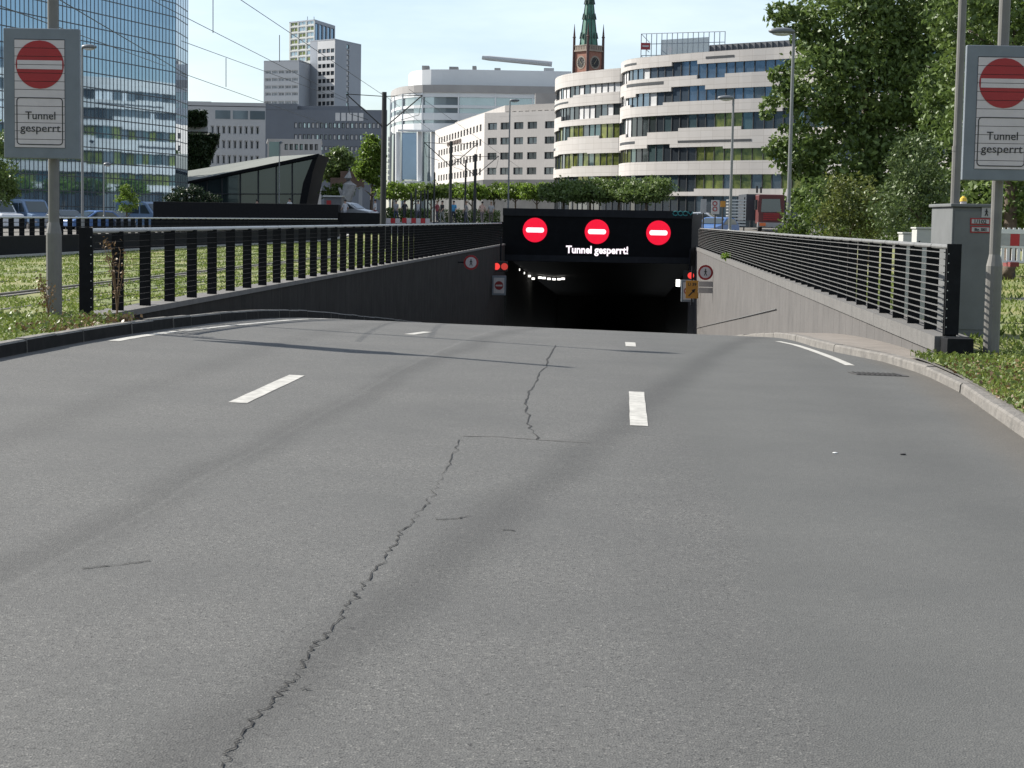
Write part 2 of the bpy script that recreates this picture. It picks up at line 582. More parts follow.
    tm = n.new('ShaderNodeMixRGB'); tm.blend_type = 'MULTIPLY'; tm.inputs[0].default_value = 1
    l.new(out, tm.inputs[1]); l.new(tn.outputs[0], tm.inputs[2]); out = tm.outputs[0]
    l.new(out, mx.inputs[1]); l.new(sp.outputs[0], mx.inputs[2]); out = mx.outputs[0]
    sm = n.new('ShaderNodeTexNoise'); sm.inputs['Scale'].default_value = 22; sm.inputs['Detail'].default_value = 5; sm.inputs['Roughness'].default_value = .7
    l.new(t.outputs['Object'], sm.inputs['Vector'])
    smr = n.new('ShaderNodeMapRange'); smr.inputs['From Min'].default_value = .3; smr.inputs['From Max'].default_value = .7
    smr.inputs['To Min'].default_value = .94; smr.inputs['To Max'].default_value = 1.06
    l.new(sm.outputs['Fac'], smr.inputs['Value'])
    mx = n.new('ShaderNodeMixRGB'); mx.blend_type = 'MULTIPLY'; mx.inputs[0].default_value = 1
    l.new(out, mx.inputs[1]); l.new(smr.outputs[0], mx.inputs[2]); out = mx.outputs[0]
    l.new(out, b.inputs['Base Color'])
    bp = n.new('ShaderNodeBump'); bp.inputs['Strength'].default_value = 0.4; bp.inputs['Distance'].default_value = 0.007
    ad = n.new('ShaderNodeMath'); ad.operation = 'ADD'
    l.new(vo.outputs['Distance'], ad.inputs[0]); l.new(g.outputs['Fac'], ad.inputs[1])
    l.new(ad.outputs[0], bp.inputs['Height']); l.new(bp.outputs[0], b.inputs['Normal'])
    return ma

ASPHALT = road_material()
CRACK = mat('crack_tar', (0.006, 0.006, 0.006), 0.95, 0.3, 20)
SEAM = mat('seam_tar', (0.085, 0.08, 0.074), 0.9, 0.2, 20)
rb = MB()
st = [-60, -30, -10, -4] + [i * 1.0 for i in range(0, 45)] + [i * 4.0 for i in range(12, 52)]
NC = 12
for a, b in zip(st[:-1], st[1:]):
    for k in range(NC):
        q = []
        for (yy, kk) in ((a, k), (a, k + 1), (b, k + 1), (b, k)):
            x = lerp(XL(yy), XR(yy), kk / NC)
            q.append((x, yy, roadH(x, yy)))
        rb.face(q, 0)

def strip(mb, pts, w, lift, mi, jit=0.0, sub=1, wvar=0.0):
    """a thin ribbon lying on the road along road points"""
    pp = []
    for i in range(len(pts) - 1):
        for k in range(sub):
            t = k / sub
            pp.append(pts[i].lerp(pts[i + 1], t))
    pp.append(pts[-1])
    if jit:
        for i in range(1, len(pp) - 1):
            j = random.gauss(0, jit); k = random.gauss(0, jit * .5)
            pp[i] = pp[i] + Vector((j, k, 0))
    L, Rr = [], []
    for i, p in enumerate(pp):
        d = pp[min(i+1, len(pp)-1)] - pp[max(i-1, 0)]
        s = Vector((d.y, -d.x, 0)).normalized()
        ww = w * (1 + random.uniform(-wvar, wvar)) / 2
        a = p + s * ww; b = p - s * ww
        L.append((b.x, b.y, roadH(b.x, b.y) + lift)); Rr.append((a.x, a.y, roadH(a.x, a.y) + lift))
    for i in range(len(pp) - 1):
        mb.face([L[i], Rr[i], Rr[i+1], L[i+1]], mi)

main_crack = [(222,768),(231,752),(240,738),(262,712),(283,690),(300,672),(310,650),(330,630),(345,608),(360,590),(372,572),(390,550),(403,530),(420,512),(432,497)]
strip(rb, [G(*p) for p in main_crack], 0.0065, 0.004, 1, jit=0.011, sub=9, wvar=0.75)
strip(rb, [G(*p) for p in [(432,497),(440,480),(450,462),(459,440)]], 0.005, 0.004, 1, jit=0.012, sub=8, wvar=0.8)
strip(rb, [G(*p) for p in [(536,440),(528,420),(526,400),(534,385),(545,365),(555,345)]], 0.011, 0.004, 1, jit=0.014, sub=9, wvar=0.7)
strip(rb, [G(*p) for p in [(462,436),(500,437),(540,440),(590,443)]], 0.02, 0.004, 2, jit=0.01, sub=6, wvar=0.5)
strip(rb, [G(*p) for p in [(437,520),(452,519),(470,516.5)]], 0.010, 0.004, 1, jit=0.008, sub=6, wvar=0.6)
strip(rb, [G(*p) for p in [(82,569),(110,566),(150,561)]], 0.010, 0.004, 1, jit=0.006, sub=6, wvar=0.6)
strip(rb, [G(*p) for p in [(503,530),(515,531)]], 0.014, 0.004, 1, jit=0.01, sub=6, wvar=0.8)
for (px, py) in ((300, 690), (345, 628)):
    a = G(px, py); b = a + Vector((random.uniform(.03, .06), random.uniform(-.03, .04), 0))
    strip(rb, [a, b], 0.006, 0.005, 1, jit=0.01, sub=4, wvar=0.7)
road = struct(rb.build('road', [ASPHALT, CRACK, SEAM]), 'grey asphalt carriageway that dips into the tunnel ramp')

# painted lines
PAINT = mat('road_paint', (0.37, 0.36, 0.33), 0.8, 0.28, 11, bump=0.1)
def line_mark(pxa, pxb, wide=None, name='lane_line'):
    a, b = G(*pxa), G(*pxb)
    mb = MB()
    strip(mb, [a, b], wide or 0.14, 0.004, 0, sub=8, wvar=0.03)
    return struct(mb.build(name, PAINT))
line_mark((237.5, 403), (297, 375.5), 0.16)
line_mark((639, 426), (636.5, 392), 0.15)
line_mark((630.8, 346.5), (630.2, 342.5), 0.15)
line_mark((409, 334.6), (428, 332), 0.15)
mb = MB(); strip(mb, [G(850, 365.5), G(835, 359), G(815, 351.5), G(795, 345), G(778, 341.5)], 0.12, 0.004, 0, sub=5, wvar=.03)
struct(mb.build('edge_line', PAINT))
def le(y): return Vector((XL(y) + lerp(0.25, .55, sstep(23, 30, y)), y, 0))
mb = MB()
for a, b in ((22.3, 25.0), (25.2, 27.6), (27.8, 34), (34.2, 60)):
    strip(mb, [le(a + (b - a) * i / 5) for i in range(6)], 0.14, 0.004, 0, sub=3, wvar=.04)
struct(mb.build('edge_line', PAINT))
# drain grate by the right kerb
gp = G(878, 374.5)
mb = MB()
mb.box(-.32, .32, -.2, .2, 0.003, 0.008, 0)
for i in range(9): mb.box(-.28 + i*.062, -.255 + i*.062, -.16, .16, 0.011, 0.014, 1)
o = mb.build('drain_grate', [mat('grate_iron', (.05, .046, .042), .7, .3, 20), mat('grate_slot', (.008, .008, .008), .9, .1, 20)])
o.location = (gp.x, gp.y, gp.z); o.rotation_euler = (0, math.atan(CROSS), .1)
tag(o, 'dark iron drain grate lying in the road beside the right kerb', 'drain grate')
# litter on the tarmac
for (px, py, s, lab, c) in ((835, 453.5, .02, 'small white scrap of litter lying alone on the grey carriageway', (.7, .7, .68)),
                        (903, 455, .025, 'small black stone lying on the asphalt of the right lane', (.02, .02, .02))):
    q = G(px, py)
    mb = MB(); mb.ball((q.x, q.y, q.z + s*.25), (s, s*.7, s*.3), 7, 5)
    tag(mb.build('litter', mat('litter_' + str(px), c, .8, .2, 9)), lab, 'litter')

# ------------------------------------------------------------------ kerbs and pavements
KERB = mat('kerb_concrete', (0.10, 0.094, 0.085), 0.95, 0.25, 5, bump=0.7, bscale=30, c2=(0.185, 0.172, 0.155))
KERB_D = mat('kerb_basalt', (0.10, 0.095, 0.085), 0.85, 0.25, 7, bump=0.5, bscale=40, c2=(0.19, 0.18, 0.16))
KERB_F = mat('kerb_face_shaded', (0.022, 0.021, 0.020), 0.95, 0.3, 6, spec=.1)  # shade of the left kerb's road side, painted into its face
def kerb(fx, side, y0, y1, L=1.0, w=0.15, h=0.12, mt=None):
    mb = MB(); y = y0; k = 0
    while y < y1:
        b = min(y + L - 0.012, y1)
        dz = random.uniform(-.008, .008); dx = random.uniform(-.01, .01)
        P8 = []
        for yy in (y, b):
            x = fx(yy) + dx
            z = roadH(fx(yy), yy)
            P8.append([(x, yy, z - .15), (x + side*.015, yy, z + h + dz - .02), (x + side*.035, yy, z + h + dz), (x + side*w, yy, z + h + dz), (x + side*w, yy, z - .15)])
        n = 5
        vs = P8[0] + P8[1]
        fs = [tuple(range(n)) , tuple(range(2*n-1, n-1, -1))] + [(i, n+i, n+(i+1) % n, (i+1) % n) for i in range(n)]
        for q_ in fs: mb._add(vs, [q_], 1 if q_ == fs[2] else 0)
        y += L
    return struct(mb.build('kerb', [mt, KERB_F] if mt else [KERB, KERB]))
kerb(XL, -1, -20, 110, h=.15, mt=KERB_D)
kerb(XR, 1, -20, 110, L=2.5, h=.10)
PAVE = mat('pavement_concrete', (0.17, 0.15, 0.13), 0.9, 0.2, 3, bump=0.3, bscale=60)
def pavement(fx, wx, side, y0, y1):
    mb = MB(); y = y0
    while y < y1:
        b = min(y + 1.5, y1)
        q = []
        for yy, f in ((y, 0), (y, 1), (b, 1), (b, 0)):
            xe = fx(yy) + side*.15
            x = xe if f == 0 else wx(yy)
            q.append((x, yy, roadH(fx(yy), yy) + (.035 if f and side < 0 else .105)))
        if side < 0: q = q[::-1]
        mb.face(q); y = b
    return struct(mb.build('pavement', PAVE))
LFACE = lambda y: WL(y) + 0.12
RFACE = lambda y: WR(y) - 0.12
pavement(XL, LFACE, -1, 25.0, 111)
pavement(XR, RFACE, 1, 23.7, 111)

# ------------------------------------------------------------------ ground
def ground_material():
    ma = mat('ground_soil', (0.085, 0.08, 0.07), 0.95, 0.3, .5, bump=0.4, bscale=12, c2=(0.14, 0.13, 0.115))
    return ma
gb = MB()
def gl(y): return XL(y) - 0.145 if y < 25.0 else LFACE(y) - 0.30
def gr(y): return XR(y) + 0.145 if y < 24.0 else RFACE(y) + 0.30
offs = [0, .4, 1, 2, 3.5, 6, 9, 13, 20, 35, 60, 120, 300, 700, 1500]
st = [-1500, -300, -60, -20, 0, 5, 10, 13, 16, 19, 21, 23, 23.99, 24.0, 24.99, 25.0, 28, 32, 38, 45, 55, 65, 75, 85, 95, 105, 111, 112.4]
def gpt(x, y): return (x, y, gH(x, y) - (0.0 if abs(y) < 400 else 0))
for a, b in zip(st[:-1], st[1:]):
    ya, yb = max(a, -60), max(b, -60)
    a2 = a
    for o0, o1 in zip(offs[:-1], offs[1:]):
        gb.face([gpt(gl(a2) - o1, a), gpt(gl(a2) - o0, a), gpt(gl(b) - o0, b), gpt(gl(b) - o1, b)][::1])
        gb.face([gpt(gr(a2) + o0, a), gpt(gr(a2) + o1, a), gpt(gr(b) + o1, b), gpt(gr(b) + o0, b)])
st2 = [112.4, 114, 118, 122, 127, 132, 138, 144, 150, 170, 220, 400, 800, 1500]
xs = sorted([gl(112.4) - o for o in offs] + [gr(112.4) + o for o in offs] + [2, 5, 8])
for a, b in zip(st2[:-1], st2[1:]):
    for x0, x1 in zip(xs[:-1], xs[1:]):
        gb.face([gpt(x0, a), gpt(x1, a), gpt(x1, b), gpt(x0, b)])
struct(gb.build('ground', ground_material()), 'ground around the ramp and the plaza beyond')

# grassed surfaces (soil and turf under the blades)
TURF = mat('turf', (0.085, 0.125, 0.028), 0.95, 0.3, .35, bump=0.8, bscale=25, c2=(0.21, 0.19, 0.07))
def turf(name, fx0, fx1, y0, y1, nx, ny, lift=.012, mt=TURF):
    mb = MB()
    for j in range(ny):
        for i in range(nx):
            q = []
            for (ii, jj) in ((i, j), (i+1, j), (i+1, j+1), (i, j+1)):
                y = lerp(y0, y1, jj/ny); x = lerp(fx0(y), fx1(y), ii/nx)
                q.append((x, y, gH(x, y) + lift + .02*math.sin(x*2.3+y*.7)**2))
            mb.face(q)
    return struct(mb.build(name, mt))
FX = lambda y: -15.55 + .066 * (y - 57)      # kerb at the foot of the far fence
turf('grass_verge', lambda y: -30, lambda y: gl(y) - .02, 4, 25, 14, 16)
turf('tram_lawn', FX, lambda y: gl(y) - .02, 25, 128, 10, 60)
turf('grass_verge', lambda y: gr(y) + .02, lambda y: gr(y) + 26, 4, 24, 14, 16)
turf('grass_verge', lambda y: gr(y) + .4, lambda y: gr(y) + 30, 24, 100, 14, 40)

GRASS = leaf_mat('grass_blades', (0.07, 0.11, 0.02), (0.19, 0.245, 0.05), (0.34, 0.30, 0.12), trans=0.3)
def grass(name, n, fx0, fx1, y0, y1, h, w, ybias=1.0, mt=GRASS, patch=0.0, skip=None):
    """upright bent blades, one quad each"""
    yy = y0 + (y1 - y0) * RNG.uniform(0, 1, n) ** ybias
    xx = np.array([lerp(fx0(a), fx1(a), t) for a, t in zip(yy, RNG.uniform(0, 1, n))])
    if patch:
        k = np.sin(xx*1.7+.4*yy) * np.sin(yy*1.1-xx*.6) + RNG.normal(0, .35, n)
        keep = k > -patch
        xx, yy = xx[keep], yy[keep]; n = len(xx)
    zz = np.array([gH(a, b) for a, b in zip(xx, yy)])
    hh = h * RNG.uniform(.45, 1.35, n); a = RNG.uniform(0, 6.28, n); ww = w * RNG.uniform(.6, 1.4, n)
    tilt = RNG.normal(0, .45, (n, 2))
    dx, dy = np.cos(a)*ww*.5, np.sin(a)*ww*.5
    v0 = np.stack([xx-dx, yy-dy, zz], 1); v1 = np.stack([xx+dx, yy+dy, zz], 1)
    v2 = np.stack([xx+dx*.8+tilt[:,0]*hh*.4, yy+dy*.8+tilt[:,1]*hh*.4, zz+hh*.6], 1)
    v3 = np.stack([xx+tilt[:,0]*hh, yy+tilt[:,1]*hh, zz+hh], 1)
    v4 = np.stack([xx-dx*.8+tilt[:,0]*hh*.4, yy-dy*.8+tilt[:,1]*hh*.4, zz+hh*.6], 1)
    vs = np.stack([v0, v1, v2, v3, v4], 1).reshape(-1, 3)
    me = bpy.data.meshes.new(name)
    me.vertices.add(5*n); me.vertices.foreach_set('co', vs.ravel())
    me.loops.add(5*n); me.loops.foreach_set('vertex_index', np.arange(5*n, dtype=np.int32))
    me.polygons.add(n)
    me.polygons.foreach_set('loop_start', np.arange(0, 5*n, 5, dtype=np.int32))
    me.polygons.foreach_set('loop_total', np.full(n, 5, dtype=np.int32))
    me.materials.append(mt); me.update(calc_edges=True)
    o = bpy.data.objects.new(name, me); COL.objects.link(o)
    o['kind'] = 'stuff'
    return o
def lab(o, l, c): o['label'] = l; o['category'] = c; return o
lab(grass('grass', 17000, lambda y: gl(y) - 8, lambda y: gl(y) - .03, 17, 25.2, .085, .018, patch=.8), 'rough green grass on the verge left of the carriageway', 'grass')
lab(grass('grass', 14000, lambda y: -16, lambda y: gl(y) - .03, 5, 17, .08, .03, patch=.8), 'rough grass on the verge nearer the camera on the left', 'grass')
lab(grass('grass', 9000, lambda y: gr(y) + 5, lambda y: gr(y) + 12, 10, 24.6, .09, .03, patch=.8), 'rough grass further right of the right verge', 'grass')
lab(grass('grass', 110000, FX, lambda y: gl(y) - .05, 25.2, 118, .06, .035, 1.5, patch=.35), 'mown patchy grass between the tram rails', 'grass')
lab(grass('grass', 24000, lambda y: gr(y) + .02, lambda y: gr(y) + 5, 13, 24.6, .08, .018, patch=.8), 'fresh green grass behind the right kerb', 'grass')
lab(grass('grass', 30000, lambda y: gr(y) + .5, lambda y: gr(y) + 15, 24.5, 62, .11, .04, 1.2, patch=.6), 'grass patch behind the control cabinet', 'grass')
CLOVER = leaf_mat('clover_leaves', (0.05, 0.09, 0.018), (0.16, 0.20, 0.045), (0.34, 0.28, 0.09), trans=.3)
DEAD = leaf_mat('dead_leaves', (0.08, 0.045, 0.025), (0.22, 0.14, 0.065), (0.45, 0.37, 0.22), trans=.15)
def scatter_leaves(name, n, fx0, fx1, y0, y1, size, mt, zup, label, cat):
    yy = RNG.uniform(y0, y1, n)
    xx = np.array([lerp(fx0(a), fx1(a), t) for a, t in zip(yy, RNG.uniform(0, 1, n))])
    zz = np.array([gH(a, b) for a, b in zip(xx, yy)]) + RNG.uniform(.01, zup, n)
    o = leaves_mesh(name, np.stack([xx, yy, zz], 1), size, mt, None, flat=.4, aspect=.8)
    o['kind'] = 'stuff'; return lab(o, label, cat)
scatter_leaves('clover', 9000, lambda y: gr(y) + .0, lambda y: gr(y) + 3.5, 14, 24.6, .05, CLOVER, .10, 'low clover and weeds along the right kerb', 'weeds')
scatter_leaves('clover', 5000, lambda y: gl(y) - 3.5, lambda y: gl(y) - .05, 17, 25.2, .055, CLOVER, .12, 'low clover and weeds along the left kerb', 'weeds')
scatter_leaves('fallen_leaves', 650, lambda y: gl(y) - .8, lambda y: gl(y) - .0, 21.6, 25.2, .07, DEAD, .08, 'heap of dry brown leaves behind the left kerb at the fence end', 'leaves')
scatter_leaves('fallen_leaves', 1500, lambda y: gr(y) + .0, lambda y: gr(y) + 1.3, 14, 22.5, .05, DEAD, .09, 'dry brown leaves lying in the weeds behind the right kerb', 'leaves')

# tram rails set in the lawn
RAIL = mat('rail_steel', (0.16, 0.14, 0.12), 0.45, 0.2, 20, metal=.6)
RAILC = mat('rail_bed', (0.17, 0.16, 0.14), .95, .3, 6)
for off in (-9.0, -10.43, -12.6, -14.03):
    mb = MB(); y = 10.0
    while y < 130:
        y2 = y + 6
        for (a, b, h, mi) in ((-.16, .16, .045, 1), (-.04, .04, .075, 0)) if off == -10.43 else ((-.10, .10, .005, 1), (-.04, .04, .03, 0)):
            q = []
            for yy in (y, y2):
                cx = off + .0614*yy
                z = gH(cx, yy)
                q += [(cx+a, yy, z-.05), (cx+b, yy, z-.05), (cx+b, yy, z+h), (cx+a, yy, z+h)]
            mb._add(q, [(3,2,6,7), (0,3,7,4), (2,1,5,6), (0,1,2,3), (7,6,5,4)], mi)
        y = y2
    struct(mb.build('tram_rail', [RAIL, RAILC]))
mb = MB()
y = 28.0
while y < 124:
    y2 = y + 2.98
    q = []
    for yy in (y, y2):
        x = FX(yy); z = gH(x, yy)
        q += [(x-.02, yy, z-.1), (x+.22, yy, z-.1), (x+.22, yy, z+.1), (x-.02, yy, z+.1)]
    mb._add(q, [(3,2,6,7), (0,3,7,4), (2,1,5,6), (0,1,2,3), (7,6,5,4)])
    y += 3
struct(mb.build('kerb', mat('lawn_kerb', (.36, .35, .32), .9, .2, 5)))

# ------------------------------------------------------------------ retaining walls of the ramp
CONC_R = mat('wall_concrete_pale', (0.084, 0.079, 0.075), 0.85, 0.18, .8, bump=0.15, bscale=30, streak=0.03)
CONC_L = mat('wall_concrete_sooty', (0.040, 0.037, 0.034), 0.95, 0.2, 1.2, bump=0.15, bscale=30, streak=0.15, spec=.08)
COPE_R = mat('coping_pale', (0.108, 0.104, 0.098), 0.85, 0.16, 4, bump=0.3, bscale=30)
COPE_L = mat('coping_grey', (0.115, 0.11, 0.105), 0.85, 0.2, 4, bump=0.3, bscale=30)
BACK = mat('joint_dark', (0.02, 0.02, 0.02), 0.9, 0.1, 4)
def strip_box(mb, y, y2, xa, xb, zb, zt, mi=0):
    """a short length of wall whose faces follow the slanting line of the ramp"""
    q = []
    for yy in (y, y2):
        q += [(xa(yy), yy, zb(yy)), (xb(yy), yy, zb(yy)), (xb(yy), yy, zt(yy)), (xa(yy), yy, zt(yy))]
    mb._add(q, [(0,1,2,3), (7,6,5,4), (0,4,5,1), (3,2,6,7), (0,3,7,4), (1,5,6,2)], mi)
CT = 0.25
def retaining(face, side, y0, y1, conc, cope, label, ch=.20):
    t = thing('retaining_wall', label, 'wall', (face(y0), y0, 0))
    mb = MB(); y = y0
    while y < y1:
        y2 = min(y + 1.0, y1)
        strip_box(mb, y + .006, y2 - .006, face, lambda q: face(q) + side*.10, lambda q: roadH(face(q), q) - .4, lambda q: CT - ch)
        y = y2
    mb.build('cladding', conc, t)
    mb = MB(); y = y0
    while y < y1:
        y2 = min(y + 6.0, y1)
        strip_box(mb, y, y2, lambda q: face(q) + side*.094, lambda q: face(q) + side*.38, lambda q: roadH(face(q), q) - .5, lambda q: CT - ch + .04)
        y = y2
    mb.build('core', BACK, t)
    mb = MB(); y = y0 - .05
    while y < y1:
        y2 = min(y + 3.0, y1)
        strip_box(mb, y, y2 - .01, lambda q: face(q) - side*.03, lambda q: face(q) + side*.42, lambda q: CT - ch + .002, lambda q: CT)
        y = y2
    mb.build('coping', cope, t)
    return t
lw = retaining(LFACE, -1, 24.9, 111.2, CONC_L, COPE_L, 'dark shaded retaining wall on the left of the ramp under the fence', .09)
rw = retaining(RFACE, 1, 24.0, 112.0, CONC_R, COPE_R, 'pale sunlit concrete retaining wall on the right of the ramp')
# thin grey tube along the right wall
mb = MB()
def onwall(px, face, off=.03):
    y = 24.0
    while y < 115:
        x = (px - 512) / F * y
        if (face(y) - x) < 0: break
        y += .05
    return y
pts = []
for px, py in ((777, 309), (760, 313), (744, 317), (720, 322.5), (697, 328)):
    y = 30.0
    best = min(((abs(P(px, py, yy).x - RFACE(yy)), yy) for yy in np.arange(26, 112, .2)))
    yy = best[1]; p = P(px, py, yy); pts.append((RFACE(yy) - .03, yy, p.z))
mb.tube(pts, .014, 6)
mb.build('thin_tube', mat('thin_tube_grey', (.09, .09, .09), .6), rw)

# ------------------------------------------------------------------ fences
STEEL_D = mat('fence_steel', (0.010, 0.0105, 0.012), 0.8, 0.25, 8, spec=.12)
STEEL_G = mat('fence_rail_steel', (0.42, 0.42, 0.41), 0.42, 0.12, 10, metal=0.15)
STEEL_B = mat('fence_bar_steel', (0.105, 0.105, 0.10), 0.6, 0.25, 6, metal=0.1)
BOLT = mat('bolt_steel', (.45, .45, .44), .4, .1, 10, metal=.7)
def fence(label, line, y0, n, zb, zt, x0, x1, bars, barx, sp=1.53, bt=.009, barmat=None, railmat=None, end_plate=None, upstand=None):
    t = thing('railing', label, 'railing', (line(y0), y0, zb(y0)))
    fin = None
    for i in range(n):
        y = y0 + i * sp
        mb = MB()
        if fin is None or True:
            mb.box(line(y) + x0, line(y) + x1, y - .012, y + .012, zb(y) + .001, zt(y) - .05)
            mb.build('fin', STEEL_D, t)
    ye = y0 + (n - 1) * sp
    mb = MB()
    for i in range(n - 1):
        y = y0 + i * sp
        ya, yb = y + .014, y + sp - .014; xm = (x0 + x1) / 2
        mb.tube([(line(ya) + xm, ya, zt(ya) - .035), (line(yb) + xm, yb, zt(yb) - .035)], .036, 10)
    mb.build('top_rail', railmat or STEEL_G, t)
    for fz in bars:
        mb = MB(); y = y0
        while y < ye:
            y2 = min(y + 6 * sp, ye)
            zz = lambda q: lerp(zb(q), zt(q), fz)
            strip_box(mb, y, y2, lambda q: line(q) + barx - .014, lambda q: line(q) + barx + .014, lambda q: zz(q) - bt, lambda q: zz(q) + bt)
            y = y2
        mb.build('bar', barmat or STEEL_B, t)
    if end_plate:
        a, b, zlo = end_plate
        mb = MB()
        mb.box(line(y0) + a, line(y0) + b, y0 - .05, y0 - .014, zlo, zt(y0) + .01)
        mb.build('end_plate', STEEL_D, t, bevel=.004)
        mb = MB()
        for k in range(9):
            z = lerp(zlo + .1, zt(y0) - .12, k / 8)
            xx = line(y0) + (b - .02 if a < 0 and abs(a) >= b else a + .02)
            mb.disc((xx, y0 - .056, z), .008, 'y', 8, .006)
        mb.build('bolt_row', BOLT, t)
    if upstand:
        mb = MB(); y = y0
        while y < ye:
            y2 = min(y + 6, ye)
            strip_box(mb, y, y2 - .01, lambda q: line(q) + x0 - .1, lambda q: line(q) + x1 + .1, lambda q: upstand(q) , lambda q: zb(q))
            y = y2
        mb.build('upstand', STEEL_D, t)
    return t
lzt = lambda y: lerp(1.44, 1.50, (y - 25) / 87)
rzt = lambda y: lerp(1.435, 1.39, (y - 24) / 88)
bars = [.10 + .074 * i for i in range(12)]
fence('dark steel railing with upright fins on the left ramp wall', WL, 25.3, 56, lambda y: CT, lzt, -.085, .085, bars, .095,
      barmat=mat('fence_bar_shaded', (.010, .010, .011), .9, .2, 8, spec=.1), end_plate=(-.10, .085, .27), bt=.0025)  # left bars painted darker than the right ones, for their shaded side
fence('steel railing with bright horizontal bars on the right ramp wall', WR, 24.0, 57, lambda y: CT, rzt, -.04, .135, bars, -.05,
      end_plate=(-.03, .155, .27), bt=.006, railmat=mat('rail_grey', (.13, .13, .125), .55, .2, 6, metal=.1))  # right top rail darker than the left one
FL = lambda y: -15.8 + .066 * (y - 57)
fence('long dark railing beyond the tram lawn with pale top rail', FL, 32.0, 90, lambda y: lerp(.86, .92, y/120), lambda y: lerp(1.50, 1.56, (y-57)/64), -.085, .085,
      [.2, .45, .7], .095, sp=1.0, barmat=STEEL_D, upstand=lambda y: gH(FL(y), y) - .2)
# black steel block at the foot of the right railing's end
mb = MB(); mb.box(WR(24) - .08, WR(24) + .26, 23.55, 23.93, -.05, .245)
tag(mb.build('base_block', STEEL_D, bevel=.01), 'black steel block in the grass at the end of the right railing', 'block')

# ------------------------------------------------------------------ tunnel portal
BLACK = mat('portal_black', (0.006, 0.0065, 0.0075), 0.9, 0.2, 2.0, spec=.06)
BLACK2 = mat('portal_trim', (0.016, 0.017, 0.02), 0.9, 0.2, 2.0, spec=.1)
TUNW = mat('tunnel_wall', (0.012, 0.013, 0.010), 0.7, 0.2, 0.4)
LED_R = emit('led_red', (1.0, 0.0, 0.035), 0.42)
LED_W = emit('led_white', (1.0, 0.86, 0.93), 0.7)
LAMP_W = emit('tunnel_lamp', (1.0, 0.97, 0.9), 1.2)
LED_R2 = emit('signal_red', (1.0, 0.06, 0.05), 0.5)
HX0, HX1 = X(503, 111), X(692, 111)
pt = thing('tunnel_portal', 'wide black tunnel portal with a lit sign panel over the entrance', 'tunnel', (5.2, 111, 0))
HB, HT = Z(262.5, 111, 597), Z(210, 111, 597)
mb = MB(); mb.box(HX0, HX1, 111.0, 112.6, HB, HT); mb.build('header', BLACK, pt, bevel=.01)
mb = MB(); mb.box(HX0 - .02, HX1 + .02, 110.94, 110.997, HT - .42, HT + .02)
mb.build('top_trim', BLACK2, pt)
mb = MB(); mb.box(HX0 + .05, HX1 - .03, 110.94, 110.997, HB + .02, HB + .38)
mb.build('bottom_trim', BLACK2, pt)
mb = MB()
mb.box(LFACE(112) - .9, HX0 + .02, 111.21, 112.5, -7, 1.55)
mb.build('side_wall', BLACK, pt)
mb = MB()
mb.box(HX1 + .02, RFACE(112) + .35, 112.05, 112.6, -7, 2.2)
mb.build('side_pillar', CONC_R, pt)
mb = MB()
y = 112.6
cz = lambda q: HB + .04 - .066 * (q - 112)
while y < 200:
    y2 = min(200, y + 6)
    strip_box(mb, y, y2, lambda q: LFACE(q) - .3, lambda q: LFACE(q), lambda q: roadH(0, q) - .8, lambda q: cz(q) + .2)
    strip_box(mb, y, y2, lambda q: RFACE(q), lambda q: RFACE(q) + .3, lambda q: roadH(0, q) - .8, lambda q: cz(q) + .2)
    strip_box(mb, y, y2, lambda q: LFACE(q) - .3, lambda q: RFACE(q) + .3, lambda q: cz(q) + .21, lambda q: cz(q) + .5)
    y = y2
mb.box(LFACE(200) - 1, RFACE(200) + 1, 200, 200.4, -14, 0)
mb.build('tube_lining', TUNW, pt)
for px, py in ((512, 269), (517, 269.6), (522, 273), (528, 276), (533, 278.6), (540, 277.6), (544, 278), (549, 278.8), (554, 279.2), (559, 279.2), (563, 278.7)):
    d = ray(px, py)
    y = next(q for q in np.arange(112.6, 175, .2) if (CP + d * (q / d.y)).z > cz(q) or q > 174)
    p = CP + d * (y / d.y)
    mb = MB(); w = .17 if px in (517, 522, 528) else .11
    mb.box(p.x - w * 1.2, p.x + w * 1.2, y - .2, y + .2, p.z - .07, p.z + .07)
    mb.build('tunnel_lamp', LAMP_W, pt)
p = P(678, 283, 118)
mb = MB(); mb.box(p.x - .12, p.x + .12, 117.8, 118.2, p.z - .22, p.z + .22); mb.build('tunnel_lamp', LAMP_W, pt)
for px, py in ((535, 230), (597, 231.7), (658.5, 232.8)):
    c = P(px, py, 110.93)
    s = MB(); s.disc((c.x, 110.95, c.z), .73, 'y', 40, .05); so = s.build('led_signal', LED_R, pt)
    q = MB(); w, h = .50, .145
    out = []
    for (cx, sg) in ((w - .08, 1), (-w + .08, -1)):
        for k in range(9):
            a = -math.pi/2 + math.pi * k / 8
            out.append((c.x + cx + sg * math.cos(a) * .12, 110.925, c.z + sg * math.sin(a) * h))
    q.extrude(out, (0, .02, 0)); q.build('bar', LED_W, so)
c = P(597, 253.4, 110.93)
text_obj('lettering', 'Tunnel gesperrt!', LED_W, pt, c.x, 110.99, c.z, 3.72, .43, bold=.03)
TEAL = mat('spray_teal', (.02, .17, .18), .6)
g = MB()
c = P(683, 213.5, 110.93)
for k in range(3):
    g.tube([(c.x - .45 + .3*k + .16*math.cos(a*.8), 110.925, c.z + .13*math.sin(a*.8)) for a in range(0, 8)], .03, 5)
g.tube([(c.x + .3, 110.925, c.z + .12), (c.x + .45, 110.925, c.z - .08), (c.x + .6, 110.925, c.z + .12)], .03, 5)
g.build('graffiti', TEAL, pt)

